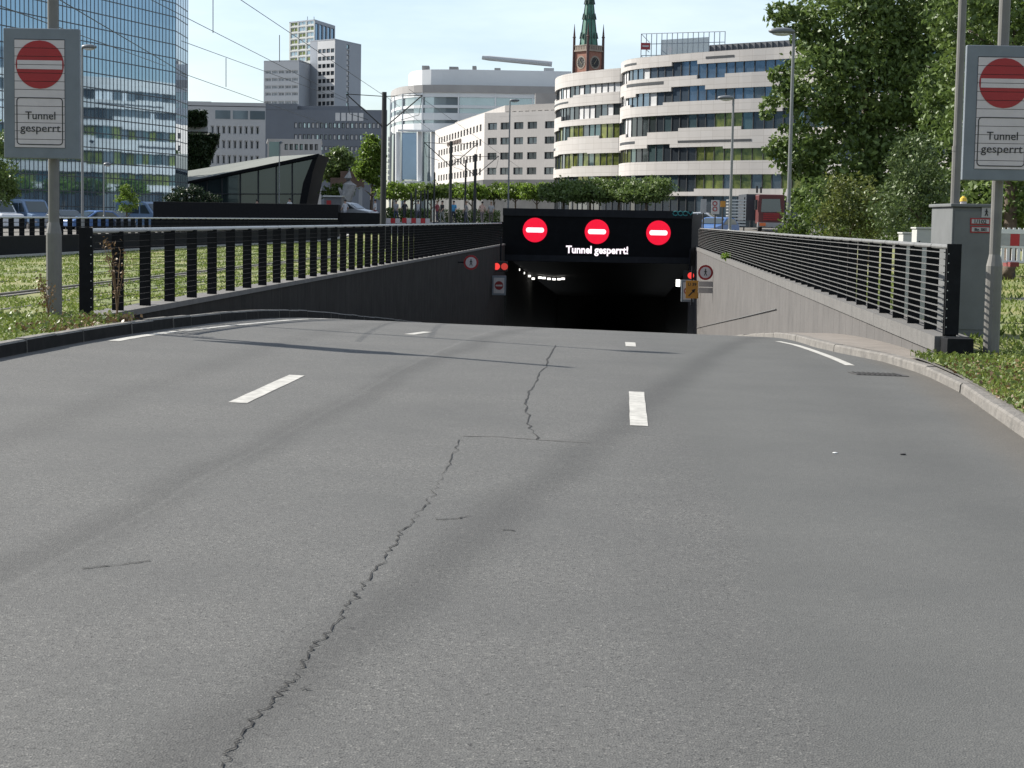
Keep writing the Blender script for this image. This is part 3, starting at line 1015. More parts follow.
# ------------------------------------------------------------------ road signs round the portal
WHITE = mat('sign_white', (0.47, 0.43, 0.43), 0.5, 0.06, 5)
RED = mat('sign_red', (0.27, 0.008, 0.010), 0.5, 0.08, 5)
INK = mat('sign_black', (0.015, 0.015, 0.015), 0.6)
GREYM = mat('sign_grey', (0.135, 0.155, 0.175), 0.5, 0.12, 3)
def ring(mb, c, r0, r1, y, n=32, mi=0):
    for j in range(n):
        a, b = 2*math.pi*j/n, 2*math.pi*(j+1)/n
        q = [(c.x+math.cos(t)*r, y, c.z+math.sin(t)*r) for t, r in ((a, r0), (b, r0), (b, r1), (a, r1))]
        mb.face(q, mi)
def stick_man(mb, c, s, y):
    """walking pedestrian symbol"""
    mb.disc((c.x, y, c.z + s*.72), s*.15, 'y', 10, .004)
    def limb(a, b, w):
        a = Vector((c.x + a[0]*s, y, c.z + a[1]*s)); b = Vector((c.x + b[0]*s, y, c.z + b[1]*s))
        d = (b - a).normalized(); n = Vector((-d.z, 0, d.x)) * w * s
        mb.extrude([a + n, a - n, b - n, b + n], (0, .004, 0))
    limb((0, .55), (0, -.05), .13); limb((0, 0), (.32, -.75), .09); limb((0, 0), (-.30, -.75), .09)
    limb((0, .5), (.35, .05), .07); limb((0, .5), (-.33, .08), .07)
def pedestrian_sign(px, py, Y, r, face, label):
    c = P(px, py, Y)
    t = thing('road_sign', label, 'road sign', (c.x, Y, c.z))
    mb = MB(); mb.disc((c.x, Y, c.z), r, 'y', 32, .02); mb.build('plate', WHITE, t)
    mb = MB(); ring(mb, c, r*.74, r, Y - .004); mb.build('border', RED, t)
    mb = MB(); stick_man(mb, c, r*.55, Y - .008); mb.build('symbol', INK, t)
    mb = MB(); mb.box(min(c.x, face(Y)), max(c.x, face(Y)), Y + .021, Y + .05, c.z - .03, c.z + .03); mb.build('bracket', BLACK2, t)
    return t, c
pedestrian_sign(471, 262.5, 80, .32, LFACE, 'round red-rimmed no pedestrians sign on the dark left wall')
t, c = pedestrian_sign(705.5, 272.5, 88, .36, RFACE, 'round red-rimmed no pedestrians sign on the pale right wall')
mb = MB()
for k in (0, 1): mb.box(c.x - .33, c.x + .36, 87.98, 88.02, c.z - .98 + k*.30, c.z - .72 + k*.30)
mb.build('blank_plate', mat('plate_pale', (.36, .32, .29), .6), t)
def closed_sign(px, py, Y, w, h, label):
    c = P(px, py, Y)
    t = thing('lane_sign', label, 'road sign', (c.x, Y, c.z))
    mb = MB(); mb.box(c.x-w/2, c.x+w/2, Y, Y+.25, c.z-h/2, c.z+h/2); mb.build('housing', GREYM, t, bevel=.02)
    mb = MB(); mb.box(c.x-w*.38, c.x+w*.38, Y-.012, Y-.003, c.z-h*.40, c.z+h*.40); mb.build('panel', mat('sign_dim_white', (.42, .40, .39), .6), t)
    mb = MB(); mb.disc((c.x, Y-.018, c.z), w*.31, 'y', 28, .004); d = mb.build('disc', mat('sign_dim_red', (.20, .012, .012), .6), t)
    mb = MB(); mb.box(c.x-w*.24, c.x+w*.24, Y-.024, Y-.02, c.z-w*.055, c.z+w*.055); mb.build('bar', mat('sign_dim_white', (.42, .40, .39), .6), d)
    return t
closed_sign(499, 285.5, 100, .76, 1.05, 'grey framed no entry sign beside the left tunnel mouth')
closed_sign(688, 291, 106, .75, 1.25, 'grey framed no entry sign half hidden behind the orange board')
def signal(px, py, Y, n, label):
    c = P(px, py, Y)
    t = thing('traffic_signal', label, 'traffic light', (c.x, Y, c.z))
    mb = MB(); mb.box(c.x-.40, c.x+.40, Y, Y+.3, c.z-.28, c.z+.28); mb.build('housing', INK, t, bevel=.03)
    mb = MB(); mb.tube([(c.x, Y+.15, c.z+.32), (c.x, Y+.15, c.z+1.6)], .05, 6); mb.build('hanger', BLACK2, t)
    for k in range(n):
        mb = MB(); x = c.x + (-.22 + .44*k if n == 2 else .05)
        mb.disc((x, Y-.03, c.z), .19, 'y', 18, .03)
        mb.build('lens', LED_R2 if k == 0 else emit('signal_red_dim', (1, .08, .06), .22), t)
    return t
signal(500.5, 266.5, 103, 2, 'pair of glowing red signal lenses left of the tunnel mouth')
signal(690, 275.5, 110, 1, 'single red signal lens above the orange board')
c = P(692, 289.5, 103)
t = thing('detour_sign', 'orange detour board with an arrow at the right tunnel edge', 'road sign', (c.x, 103, c.z))
mb = MB(); mb.box(c.x-.35, c.x+.35, 103, 103.03, c.z-.5, c.z+.5); mb.build('board', mat('detour_orange', (.42, .19, .02), .5, .08), t)
text_obj('lettering', 'U 39', INK, t, c.x, 102.99, c.z+.2, .46, .17, bold=.02)
mb = MB()
a = Vector((c.x-.18, 102.985, c.z-.36)); b = Vector((c.x+.10, 102.985, c.z-.06)); n = Vector((-.7, 0, .7))*.035
mb.extrude([a+n, a-n, b-n, b+n], (0, .006, 0))
mb.extrude([Vector((c.x+.2, 102.985, c.z+.05)), Vector((c.x-.03, 102.985, c.z-.03)), Vector((c.x+.12, 102.985, c.z-.2))], (0, .006, 0))
mb.build('arrow', INK, t)
mb = MB(); mb.tube([(c.x, 103.1, c.z-.9), (c.x, 103.1, c.z+1.3)], .05, 6); mb.build('post', BLACK2, t)

# ------------------------------------------------------------------ the two big closed-tunnel signs
POLE = mat('pole_galvanised', (0.135, 0.13, 0.12), 0.55, 0.15, 3, metal=0.15)
def big_sign(label, px0, py_bot, Yf, pole_px, pole_y, zg, top):
    o = P(px0, py_bot, Yf)             # lower left corner of the box
    W, H, D = 1.0, 1.70, .09
    t = thing('closure_sign', label, 'road sign', (o.x + W/2, Yf, zg))
    x0, z0 = o.x, o.z
    mb = MB(); mb.box(x0, x0+W, Yf, Yf+D, z0, z0+H); mb.build('housing', GREYM, t, bevel=.012)
    mb = MB()
    N = 13; za, zb = z0 + .147, z0 + 1.555
    for k in range(N):
        a = lerp(za, zb, k/N); b = lerp(za, zb, (k+1)/N) - .007
        mb.box(x0+.15, x0+.805, Yf-.012, Yf-.002, a, b)
    mb.build('slat_panel', WHITE, t)
    mb = MB(); mb.box(x0+.145, x0+.81, Yf-.0018, Yf-.0005, za-.005, zb+.005); mb.build('panel_back', INK, t)
    c = Vector((x0+.483, 0, z0+1.228))
    dm = MB()
    r = .315
    # the disc is printed on the slats: one piece per slat
    def cut(mb, c, za, zb, r, y, th):
        pts = []
        n = 10
        lo, hi = max(za, c.z-r), min(zb, c.z+r)
        if hi - lo < .004: return
        for i in range(n+1):
            z = lerp(lo, hi, i/n); pts.append((c.x + math.sqrt(max(0, r*r-(z-c.z)**2)), y, z))
        for i in range(n+1):
            z = lerp(hi, lo, i/n); pts.append((c.x - math.sqrt(max(0, r*r-(z-c.z)**2)), y, z))
        mb.extrude(pts, (0, th, 0))
    for k in range(N):
        a = lerp(za, zb, k/N); b = lerp(za, zb, (k+1)/N) - .007
        cut(dm, c, a, b, r, Yf-.017, .004)
    d = dm.build('no_entry_disc', RED, t)
    mb = MB()
    for k in range(N):
        a = lerp(za, zb, k/N); b = lerp(za, zb, (k+1)/N) - .007
        lo, hi = max(a, c.z-.06), min(b, c.z+.055)
        if hi - lo > .004: mb.box(c.x-.295, c.x+.295, Yf-.022, Yf-.018, lo, hi)
    mb.build('bar', WHITE, d)
    fr = MB()
    fx0, fx1, fz0, fz1, rr = x0+.172, x0+.785, z0+.178, z0+.80, .05
    loop = []
    for cx, cz_, a0 in ((fx1-rr, fz1-rr, 0), (fx0+rr, fz1-rr, 90), (fx0+rr, fz0+rr, 180), (fx1-rr, fz0+rr, 270)):
        for k in range(6):
            a = R(a0 + 90*k/5); loop.append((cx+rr*math.cos(a), cz_+rr*math.sin(a), cx+(rr-.013)*math.cos(a), cz_+(rr-.013)*math.sin(a)))
    for i in range(len(loop)):
        a, b = loop[i], loop[(i+1) % len(loop)]
        fr.face([(a[0], Yf-.016, a[1]), (b[0], Yf-.016, b[1]), (b[2], Yf-.016, b[3]), (a[2], Yf-.016, a[3])])
    fr.build('plate_border', INK, t)
    text_obj('lettering', 'Tunnel', INK, t, x0+.487, Yf-.016, z0+.515, .395, .102, bold=.003)
    text_obj('lettering', 'gesperrt', INK, t, x0+.487, Yf-.016, z0+.352, .53, .102, bold=.003)
    mb = MB()
    pc = P(pole_px, 250, pole_y).x
    mb.tube([(pc, pole_y, zg-.3), (pc, pole_y, zg+1.15)], .105, 14)
    mb.tube([(pc, pole_y, zg+1.15), (pc, pole_y, zg+1.30)], [.105, .073], 14)
    mb.tube([(pc, pole_y, zg+1.30), (pc, pole_y, top)], .073, 14)
    mb.build('pole', POLE, t, smooth=False)
    mb = MB()
    for zz in (z0+.3, z0+1.45): mb.box(pc-.11, pc+.11, pole_y-.10, pole_y+.10, zz-.04, zz+.04)
    mb.build('clamp', POLE, t)
    return t
big_sign('grey tunnel closed sign on a pole in the grass left of the road', 4, 158, 24.6, 54, 24.84, .22, 5.6)
big_sign('grey tunnel closed sign on a pole in front of the tall cabinet', 962, 180, 23.7, 995, 23.94, .02, 5.6)
# ------------------------------------------------------------------ facade tools
def hgt(py, px, Y): return P(px, py, Y).z
class Wall:
    """a straight vertical wall between two plan points, addressed by metres along it and height"""
    def __init__(s, A, B):
        s.A = Vector((A[0], A[1], 0)); s.B = Vector((B[0], B[1], 0)); s.L = (s.B - s.A).length
        s.u = (s.B - s.A) / s.L; s.n = Vector((s.u.y, -s.u.x, 0))     # n: outward, to the right of A->B seen from above = towards the camera for A left of B
    def p(s, u, z, out=0.0): 
        q = s.A + s.u * u + s.n * out
        return Vector((q.x, q.y, z))
def facade(t, w, zb, zt, us, rows, wall_m, glass, frame_m, inset=.25, name='window', wname='wall', mull=1, pick=None, fr=.09):
    """a wall with real openings; us: [(u0,u1)] columns, rows: [(z0,z1)]; each opening gets its own window part"""
    us = sorted(us); rows = sorted(rows)
    mb = MB()
    ue = [0.0]; 
    for a, b in us: ue += [a, b]
    ue.append(w.L)
    ze = [zb]
    for a, b in rows: ze += [a, b]
    ze.append(zt)
    for i in range(len(ue) - 1):
        if ue[i+1] - ue[i] < 1e-4: continue
        for j in range(len(ze) - 1):
            if ze[j+1] - ze[j] < 1e-4: continue
            a, b, c, d = ue[i], ue[i+1], ze[j], ze[j+1]
            if i % 2 == 1 and j % 2 == 1:
                q0 = [w.p(a, c), w.p(b, c), w.p(b, d), w.p(a, d)]
                q1 = [w.p(a, c, -inset), w.p(b, c, -inset), w.p(b, d, -inset), w.p(a, d, -inset)]
                for k in range(4): mb.face([q0[k], q0[(k+1) % 4], q1[(k+1) % 4], q1[k]])
                g = MB(); o = -inset + .03
                g.face([w.p(a, c, o), w.p(b, c, o), w.p(b, d, o), w.p(a, d, o)], 0)
                o2 = -inset + .10
                bars = [(a, a+fr, c, d), (b-fr, b, c, d), (a+fr, b-fr, c, c+fr), (a+fr, b-fr, d-fr, d)]
                for k in range(1, mull):
                    m_ = lerp(a, b, k/mull); bars.append((m_-fr/2, m_+fr/2, c+fr, d-fr))
                for (p_, q_, r_, s_2) in bars:
                    g.face([w.p(p_, r_, o2), w.p(q_, r_, o2), w.p(q_, s_2, o2), w.p(p_, s_2, o2)], 1)
                gm = pick(i // 2, j // 2) if pick else random.choice(glass)
                g.build(name, [gm, frame_m], t)
            else:
                mb.face([w.p(a, c), w.p(b, c), w.p(b, d), w.p(a, d)])
    return mb.build(wname, wall_m, t)
def cols(L, n, frac, m0=.0, m1=.0):
    s = (L - m0 - m1) / n
    return [(m0 + s*(i + .5 - frac/2), m0 + s*(i + .5 + frac/2)) for i in range(n)]
def bxy(px, Y): return (X(px, Y), Y)

G_DARK = glass_mat('glass_dark', (0.05, 0.06, 0.07), .05, .5)
G_MID = glass_mat('glass_grey', (0.12, 0.14, 0.16), .05, .6)
G_BLUE = glass_mat('glass_blue', (0.15, 0.20, 0.26), .05, .7)
G_SKY = glass_mat('glass_pale', (0.34, 0.42, 0.46), .06, .7)
BLIND = mat('blind_white', (0.50, 0.50, 0.50), .8, .08, 1)
FR_D = mat('frame_dark', (0.035, 0.038, 0.042), .5, .1, 2)
FR_W = mat('frame_white', (0.50, 0.50, 0.50), .5, .08, 2)

# ------------------------------------------------------------------ glass tower on the left
TG = glass_mat('tower_glass', (0.34, 0.48, 0.61), .03, .9)
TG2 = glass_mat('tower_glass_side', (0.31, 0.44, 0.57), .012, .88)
MULL = mat('tower_mullion', (0.045, 0.055, 0.065), .5, .1, 2)
ta, tb, tcn = bxy(-30, 143), bxy(175.5, 176), bxy(187.5, 183)
tow = thing('glass_tower', 'tall blue glass office tower with a fine grid of dark mullions', 'building', (ta[0], ta[1], 1.0))
HF = 1.28
def curtain(w, n, floors, z0, gm, jit):
    for k in range(floors):
        mb = MB()
        a, b = z0 + k*HF, z0 + (k+1)*HF
        for i in range(n):
            u0, u1 = w.L*i/n + .03, w.L*(i+1)/n - .03
            j = [random.gauss(0, jit) for _ in range(3)]
            mb.face([w.p(u0, a+.03, j[0]), w.p(u1, a+.03, j[0]+j[1]), w.p(u1, b-.03, j[0]+j[1]+j[2]), w.p(u0, b-.03, j[0]+j[2])])
        mb.build('glass_band', gm, tow)
    mb = MB()
    for i in range(n + 1):
        u = w.L*i/n
        q = [w.p(u-.04, z0, .02), w.p(u+.04, z0, .02), w.p(u+.04, z0, -.05), w.p(u-.04, z0, -.05)]
        mb.extrude(q[::-1], (0, 0, floors*HF))
    for k in range(floors + 1):
        z = z0 + k*HF
        q = [w.p(0, z-.045, .015), w.p(w.L, z-.045, .015), w.p(w.L, z-.045, -.06), w.p(0, z-.045, -.06)]
        mb.extrude(q[::-1], (0, 0, .09))
    return mb
w1 = Wall(ta, tb); w2 = Wall(tb, tcn)
curtain(w1, 52, 29, -.4, TG, .0005).build('mullion_grid', MULL, tow)
curtain(w2, 5, 29, -.4, TG2, .0005).build('mullion_grid', MULL, tow)
mb = MB()
inn = -.3
mb.prism([w1.p(.2, 0, inn)[:2], w1.p(w1.L, 0, inn)[:2], w2.p(w2.L, 0, inn)[:2], (tcn[0]-12, tcn[1]+12), (ta[0]-25, ta[1]+14)], -.6, -.4+29*HF+.6)
mb.build('core', mat('tower_core', (.04, .05, .06), .6), tow)
# pale neighbour at the picture's edge
a = bxy(-40, 196); b = bxy(9, 188)
t = thing('office_building', 'pale grey stone office slab behind the glass tower', 'building', (b[0], b[1], 1))
mb = MB(); mb.prism([a, b, (b[0]-1, b[1]+14), (a[0]-1, a[1]+14)], .5, 42); mb.build('wall', mat('slab_stone', (.36, .36, .35), .8, .08, .3), t)

# ------------------------------------------------------------------ the white banded building
STONE = mat('white_stone', (0.445, 0.425, 0.405), 0.75, 0.05, .25, bump=.05, bscale=3)
def stone_tiles():
    ma = STONE; n, l = ma.node_tree.nodes, ma.node_tree.links
    b = n['Principled BSDF']; src = b.inputs['Base Color'].links[0].from_socket
    uv = n.new('ShaderNodeUVMap')
    br = n.new('ShaderNodeTexBrick'); br.inputs['Scale'].default_value = 1
    br.inputs['Brick Width'].default_value = 1.5; br.inputs['Row Height'].default_value = .62; br.inputs['Mortar Size'].default_value = .018
    br.inputs['Color1'].default_value = (1, 1, 1, 1); br.inputs['Color2'].default_value = (.93, .92, .91, 1); br.inputs['Mortar'].default_value = (.70, .68, .66, 1)
    br.offset = 0.0
    l.new(uv.outputs[0], br.inputs['Vector'])
    mx = n.new('ShaderNodeMixRGB'); mx.blend_type = 'MULTIPLY'; mx.inputs[0].default_value = 1
    l.new(src, mx.inputs[1]); l.new(br.outputs[0], mx.inputs[2]); l.new(mx.outputs[0], b.inputs['Base Color'])
stone_tiles()
Y_REFL = mat('painted_reflection_yellow_green', (.20, .21, .03), .6, .3, .5, c2=(.36, .34, .06))  # flat yellow-green painted for mirrored trees, no curtain; unused
G_TEAL = glass_mat('glass_teal', (0.10, 0.15, 0.16), .05, .6)
G_YEL = mat('glass_olive_reflect_tint', (0.04, 0.06, 0.03), .08, .3, .9, metal=.4, c2=(0.25, 0.27, 0.07))  # olive tone painted in for trees mirrored in the white building's panes
wb = thing('curved_office_building', 'white stone office building with curved bands and ribbon windows', 'building', (15, 185, 1.2))
def smooth_curve(pts, step):
    """Catmull-Rom through plan points, resampled every step metres"""
    pts = [Vector((p[0], p[1], 0)) for p in pts]
    out = []
    for i in range(len(pts) - 1):
        p0 = pts[max(i-1, 0)]; p1 = pts[i]; p2 = pts[i+1]; p3 = pts[min(i+2, len(pts)-1)]
        for k in range(24):
            t = k / 24
            out.append(.5*((2*p1)+(p2-p0)*t+(2*p0-5*p1+4*p2-p3)*t*t+(3*p1-p0-3*p2+p3)*t**3))
    out.append(pts[-1])
    res = [out[0]]; acc = 0
    for a, b in zip(out[:-1], out[1:]):
        acc += (b - a).length
        if acc >= step: res.append(b); acc = 0
    return res
def ribbon_wing(curve, rows, ztop, zbase, steps, pick, slit):
    """stone bands and glass ribbons along a plan curve; rows: [(sill, lintel)] from the top down"""
    n = len(curve)
    nor = []
    for i in range(n):
        d = (curve[min(i+1, n-1)] - curve[max(i-1, 0)]).normalized()
        nor.append(Vector((d.y, -d.x, 0)))
    S = [0]
    for i in range(n-1): S.append(S[-1] + (curve[i+1]-curve[i]).length)
    levels = []
    edges = [ztop]
    for s_, l_ in rows: edges += [l_, s_]
    edges.append(zbase)
    def off(r, kind, i):        # small stepped shifts of each lintel and sill
        v = 0
        for (rr, kk, a, b, dz) in steps:
            if rr == r and kk == kind and a <= S[i] / S[-1] < b: v = dz
        return v
    def pnt(i, z, o): 
        q = curve[i] + nor[i] * o
        return Vector((q.x, q.y, z))
    # stone bands
    for r in range(len(rows) + 1):
        mb = MB()
        prev = None
        for i in range(n - 1):
            zt_ = ztop if r == 0 else rows[r-1][0] + off(r-1, 's', i)
            zb_ = zbase if r == len(rows) else rows[r][1] + off(r, 'l', i)
            u0, u1 = S[i], S[i+1]
            A = [pnt(i, zb_, 0), pnt(i+1, zb_, 0), pnt(i+1, zt_, 0), pnt(i, zt_, 0)]
            mb.face(A, 0, [(u0, zb_), (u1, zb_), (u1, zt_), (u0, zt_)])
            B = [pnt(i, zb_, -.55), pnt(i+1, zb_, -.55), pnt(i+1, zt_, -.55), pnt(i, zt_, -.55)]
            mb.face([A[3], A[2], B[2], B[3]]); mb.face([A[1], A[0], B[0], B[1]])
            mb.face([A[0], A[3], B[3], B[0]]); mb.face([A[2], A[1], B[1], B[2]])
        mb.build('stone_band', STONE, wb)
    # dark slits just under some bands
    for (r, a, b, dz, h) in slit:
        mb = MB()
        idx = [i for i in range(n) if a <= S[i]/S[-1] <= b]
        z = rows[r][1] + dz
        for i, j in zip(idx[:-1], idx[1:]):
            mb.extrude([pnt(i, z, .03), pnt(j, z, .03), pnt(j, z+h, .03), pnt(i, z+h, .03)], tuple(-nor[i]*.028))
        mb.build('louvre_slit', FR_D, wb)
    # glass ribbons: one part per storey, panes between dark mullions
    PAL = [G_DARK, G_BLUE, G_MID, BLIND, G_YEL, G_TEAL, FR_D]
    for r in range(len(rows)):
        mb = MB()
        for i in range(n - 1):
            a = rows[r][0] + off(r, 's', i) - .02; b = rows[r][1] + off(r, 'l', i) + .02
            j0, j1 = random.gauss(0, .006), random.gauss(0, .006)
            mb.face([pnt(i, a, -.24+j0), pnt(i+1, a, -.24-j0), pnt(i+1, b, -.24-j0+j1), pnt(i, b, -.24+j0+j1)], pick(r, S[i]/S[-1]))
            if i % 1 == 0:
                d = (curve[i+1]-curve[i]).normalized()
                q = curve[i]
                for z0_, z1_ in ((a, b),):
                    pp = [q + nor[i]*-.17 - d*.04, q + nor[i]*-.17 + d*.04, q + nor[i]*-.30 + d*.04, q + nor[i]*-.30 - d*.04]
                    mb.extrude([(p_.x, p_.y, z0_) for p_ in pp], (0, 0, z1_-z0_), 6)
        mb.build('window_band', PAL, wb)
mainp = [bxy(617.5, 193.5), bxy(620.5, 190.5), bxy(628, 187.8), bxy(645, 185), bxy(670, 182), bxy(700, 179), bxy(740, 175.5), bxy(785, 172), bxy(840, 167), bxy(920, 160), bxy(1010, 152)]
leftp = [bxy(553.5, 216), bxy(552.5, 211), bxy(555, 207), bxy(562, 203.5), bxy(575, 200.3), bxy(590, 197.6), bxy(604, 195.4), bxy(616, 193.8), bxy(627, 192.9)]
cm = smooth_curve(mainp, 1.05); cl = smooth_curve(leftp, 1.05)
mrows = [(15.85, 16.9), (13.4, 14.45), (10.55, 12.15), (7.65, 9.0), (5.0, 6.35), (1.35, 4.3)]
lrows = [(15.15, 16.15), (12.75, 13.95), (10.4, 11.9), (7.55, 8.85), (5.1, 6.45), (1.35, 4.3)]
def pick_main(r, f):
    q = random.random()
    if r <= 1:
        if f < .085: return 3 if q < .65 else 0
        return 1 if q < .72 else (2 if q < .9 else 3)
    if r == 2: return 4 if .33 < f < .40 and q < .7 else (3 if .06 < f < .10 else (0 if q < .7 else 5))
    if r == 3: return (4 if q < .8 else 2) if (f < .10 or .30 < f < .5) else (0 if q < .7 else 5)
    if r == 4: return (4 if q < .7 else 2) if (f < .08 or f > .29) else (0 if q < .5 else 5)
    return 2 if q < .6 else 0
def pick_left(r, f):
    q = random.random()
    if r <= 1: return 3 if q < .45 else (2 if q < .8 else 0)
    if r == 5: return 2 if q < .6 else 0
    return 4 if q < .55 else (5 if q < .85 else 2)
stepsM = [(0,'s',.0,.08,-.25), (0,'l',.22,.30,.35), (0,'s',.30,.36,-.35), (1,'l',.05,.13,-.3), (1,'s',.1,.2,-.25), (1,'l',.23,.31,.4),
          (2,'s',.07,.16,-.35), (2,'l',.0,.04,-.3), (2,'s',.26,.4,.3), (3,'l',.16,.23,.35), (3,'s',.05,.15,.0), (3,'l',.35,.5,-.2), (4,'s',.2,.3,-.3),
          (2,'l',.5,.7,.3), (3,'s',.6,.8,-.3)]
stepsL = [(1,'s',.0,.45,.3), (1,'s',.45,.8,-.2), (2,'l',.0,.4,-.3), (2,'s',.55,.8,.3), (3,'s',.3,.6,-.2), (3,'l',.4,.7,.1), (0,'s',.3,.6,-.2)]
slM = [(0,.06,.14,.45,.2), (0,.31,.4,.45,.2), (1,.08,.225,.75,.28), (3,.01,.14,.5,.25), (3,.26,.45,.45,.2), (5,.0,.1,.3,.2)]
slL = [(1,.1,.6,.45,.18), (3,.0,.35,.65,.25)]
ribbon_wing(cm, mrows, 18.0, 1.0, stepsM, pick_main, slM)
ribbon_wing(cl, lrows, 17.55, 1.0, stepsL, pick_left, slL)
def off_poly(c, d):
    n = len(c); o = []
    for i in range(0, n, 3):
        q = (c[min(i+1, n-1)] - c[max(i-1, 0)]).normalized(); nn = Vector((q.y, -q.x, 0)); o.append((c[i] - nn*d)[:2])
    return [tuple(v) for v in o]
mb = MB()
po = off_poly(cm, .6); mb.prism(po + [(po[-1][0]+30, po[-1][1]+30), (po[0][0]+22, po[0][1]+30)], .8, 17.5)
po = off_poly(cl, .6); mb.prism(po + [(po[-1][0]+14, po[-1][1]+26), (po[0][0]+4, po[0][1]+18)], .8, 17.1)
mb.build('core', mat('core_dark', (.05, .05, .05), .9), wb)
# roof storey and the glazed roof pavilion
mb = MB(); a, b = bxy(705, 190), bxy(790, 183)
mb.prism([a, b, (b[0]+3, b[1]+12), (a[0]+3, a[1]+12)], 17.4, 19.7)
for k in range(16):
    q = lerp(0, 1, k/15); x, y = lerp(a[0], b[0], q), lerp(a[1], b[1], q)
    mb.box(x-.06, x+.06, y-.16, y-.02, 17.6, 19.65)
mb.build('roof_storey', mat('roof_storey_grey', (.11, .115, .125), .6, .1, .5), wb)
GP = glass_mat('pavilion_glass', (0.36, 0.42, 0.46), .15, .15)
a, b = bxy(637, 200), bxy(720, 196)
zt_ = hgt(34, 650, 200)
mb = MB()
mb.prism([(a[0]+2.2, a[1]+1), (b[0]-1.6, b[1]+1), (b[0]-1.2, b[1]+9), (a[0]+3, a[1]+9)], 17.3, zt_-.5)
mb.build('pavilion', GP, wb)
mb = MB()
for k in range(17):
    q = k/16; x, y = lerp(a[0], b[0], q), lerp(a[1], b[1], q)
    mb.box(x-.04, x+.04, y-.04, y+.04, 17.3, zt_)
for zz in (zt_, zt_-1.1, zt_-2.3, 18.2):
    mb.tube([(a[0], a[1], zz), (b[0], b[1], zz)], .04, 5)
    mb.tube([(a[0], a[1], zz), (a[0]+1.5, a[1]+9, zz)], .04, 5)
mb.build('pavilion_frame', mat('frame_pale', (.33, .36, .38), .5), wb)
c = P(645.5, 46.3, 199.5)
mb = MB(); mb.box(c.x-.5, c.x+.5, 199.4, 199.5, c.z-.36, c.z+.36)
lg = mb.build('roof_emblem', mat('emblem_red', (.33, .03, .04), .5), wb, bevel=.0)
mb = MB(); mb.box(c.x-.34, c.x+.34, 199.36, 199.39, c.z-.07, c.z+.09); mb.build('emblem_stripe', FR_W, lg)

# ------------------------------------------------------------------ beige office block in the middle
BEIGE = mat('beige_render', (0.47, 0.445, 0.42), .8, .06, .2, streak=.06)
BEIGE2 = mat('grey_attic', (0.30, 0.285, 0.27), .8, .1, .4)
A = bxy(434, 312); B = bxy(483, 258); C = bxy(556, 249)
bo = thing('office_block', 'pale beige office block with punched windows and a set-back attic', 'building', (B[0], B[1], 1.2))
wl_ = Wall(A, B); wr_ = Wall(B, C)
zt_ = hgt(117, 483, 258)
def zr(py): return hgt(py, 520, 256)
rws = [(zr(b), zr(a)) for a, b in ((123, 130), (138, 145), (153, 160), (168, 175))]
facade(bo, wl_, 1, zt_, cols(wl_.L, 15, .5, 4, 2), rws, BEIGE, [G_DARK], FR_D, fr=.05)
facade(bo, wr_, 1, zt_, [(wr_.L*(px-483)/73, wr_.L*(px+9.3-483)/73) for px in (486.5, 499.5, 513, 526.5, 543.5)], rws, BEIGE, [G_DARK, G_MID], FR_D, mull=2, fr=.08)
mb = MB()
mb.prism([A, B, C, (C[0]+2, C[1]+26), (A[0]+16, A[1]+6)], zt_ - .02, zt_ + .55)
mb.build('cornice', BEIGE, bo)
ia, ib, ic = wl_.p(6, 0, -2.5), wl_.p(wl_.L-1.5, 0, -2.5), wr_.p(wr_.L-1, 0, -2.2)
ib = wr_.p(1.5, 0, -2.5)
za = hgt(107, 490, 258)
wa = Wall(ib[:2], ic[:2]); wa2 = Wall(ia[:2], ib[:2])
facade(bo, wa, zt_+.3, za, cols(wa.L, 9, .62), [(zt_+.75, za-.55)], BEIGE2, [G_DARK], FR_W, fr=.1)
facade(bo, wa2, zt_+.3, za, [], [], BEIGE2, [G_DARK], FR_W)
mb = MB(); mb.prism([ia[:2], ib[:2], ic[:2], (ic[0]+1, ic[1]+16), (ia[0]+10, ia[1]+4)], za, za+.3); mb.build('roof', BEIGE2, bo)
mb = MB(); mb.box(X(533, 268), X(556, 268), 268, 274, za, hgt(93, 540, 268)); mb.build('roof_hut', BEIGE2, bo)
#X(533, 268), X(556, 268), 268, 274, za, hgt(93, 540, 268)); mb.build('roof_hut', BEIGE2, bo)
mb = MB()
for w_ in (wl_, wr_):
    mb.extrude([w_.p(0, .9, .08), w_.p(w_.L, .9, .08), w_.p(w_.L, zr(180), .08), w_.p(0, zr(180), .08)], tuple(-w_.n*.07))
mb.build('shopfront', mat('shopfront_grey', (.10, .10, .10), .4, .3, .4), bo)
c = P(454, 137, 290)
mb = MB()
for k in range(9):
    u = wl_.L*(.30 + .033*k); mb.extrude([wl_.p(u, rws[0][0]-.85+.0, .05), wl_.p(u+.85, rws[0][0]-.85, .05), wl_.p(u+.85, rws[0][0]-.25, .05), wl_.p(u, rws[0][0]-.25, .05)], tuple(wl_.n*.1))
mb.build('facade_letters', mat('letters_brown', (.12, .09, .075), .6), bo)

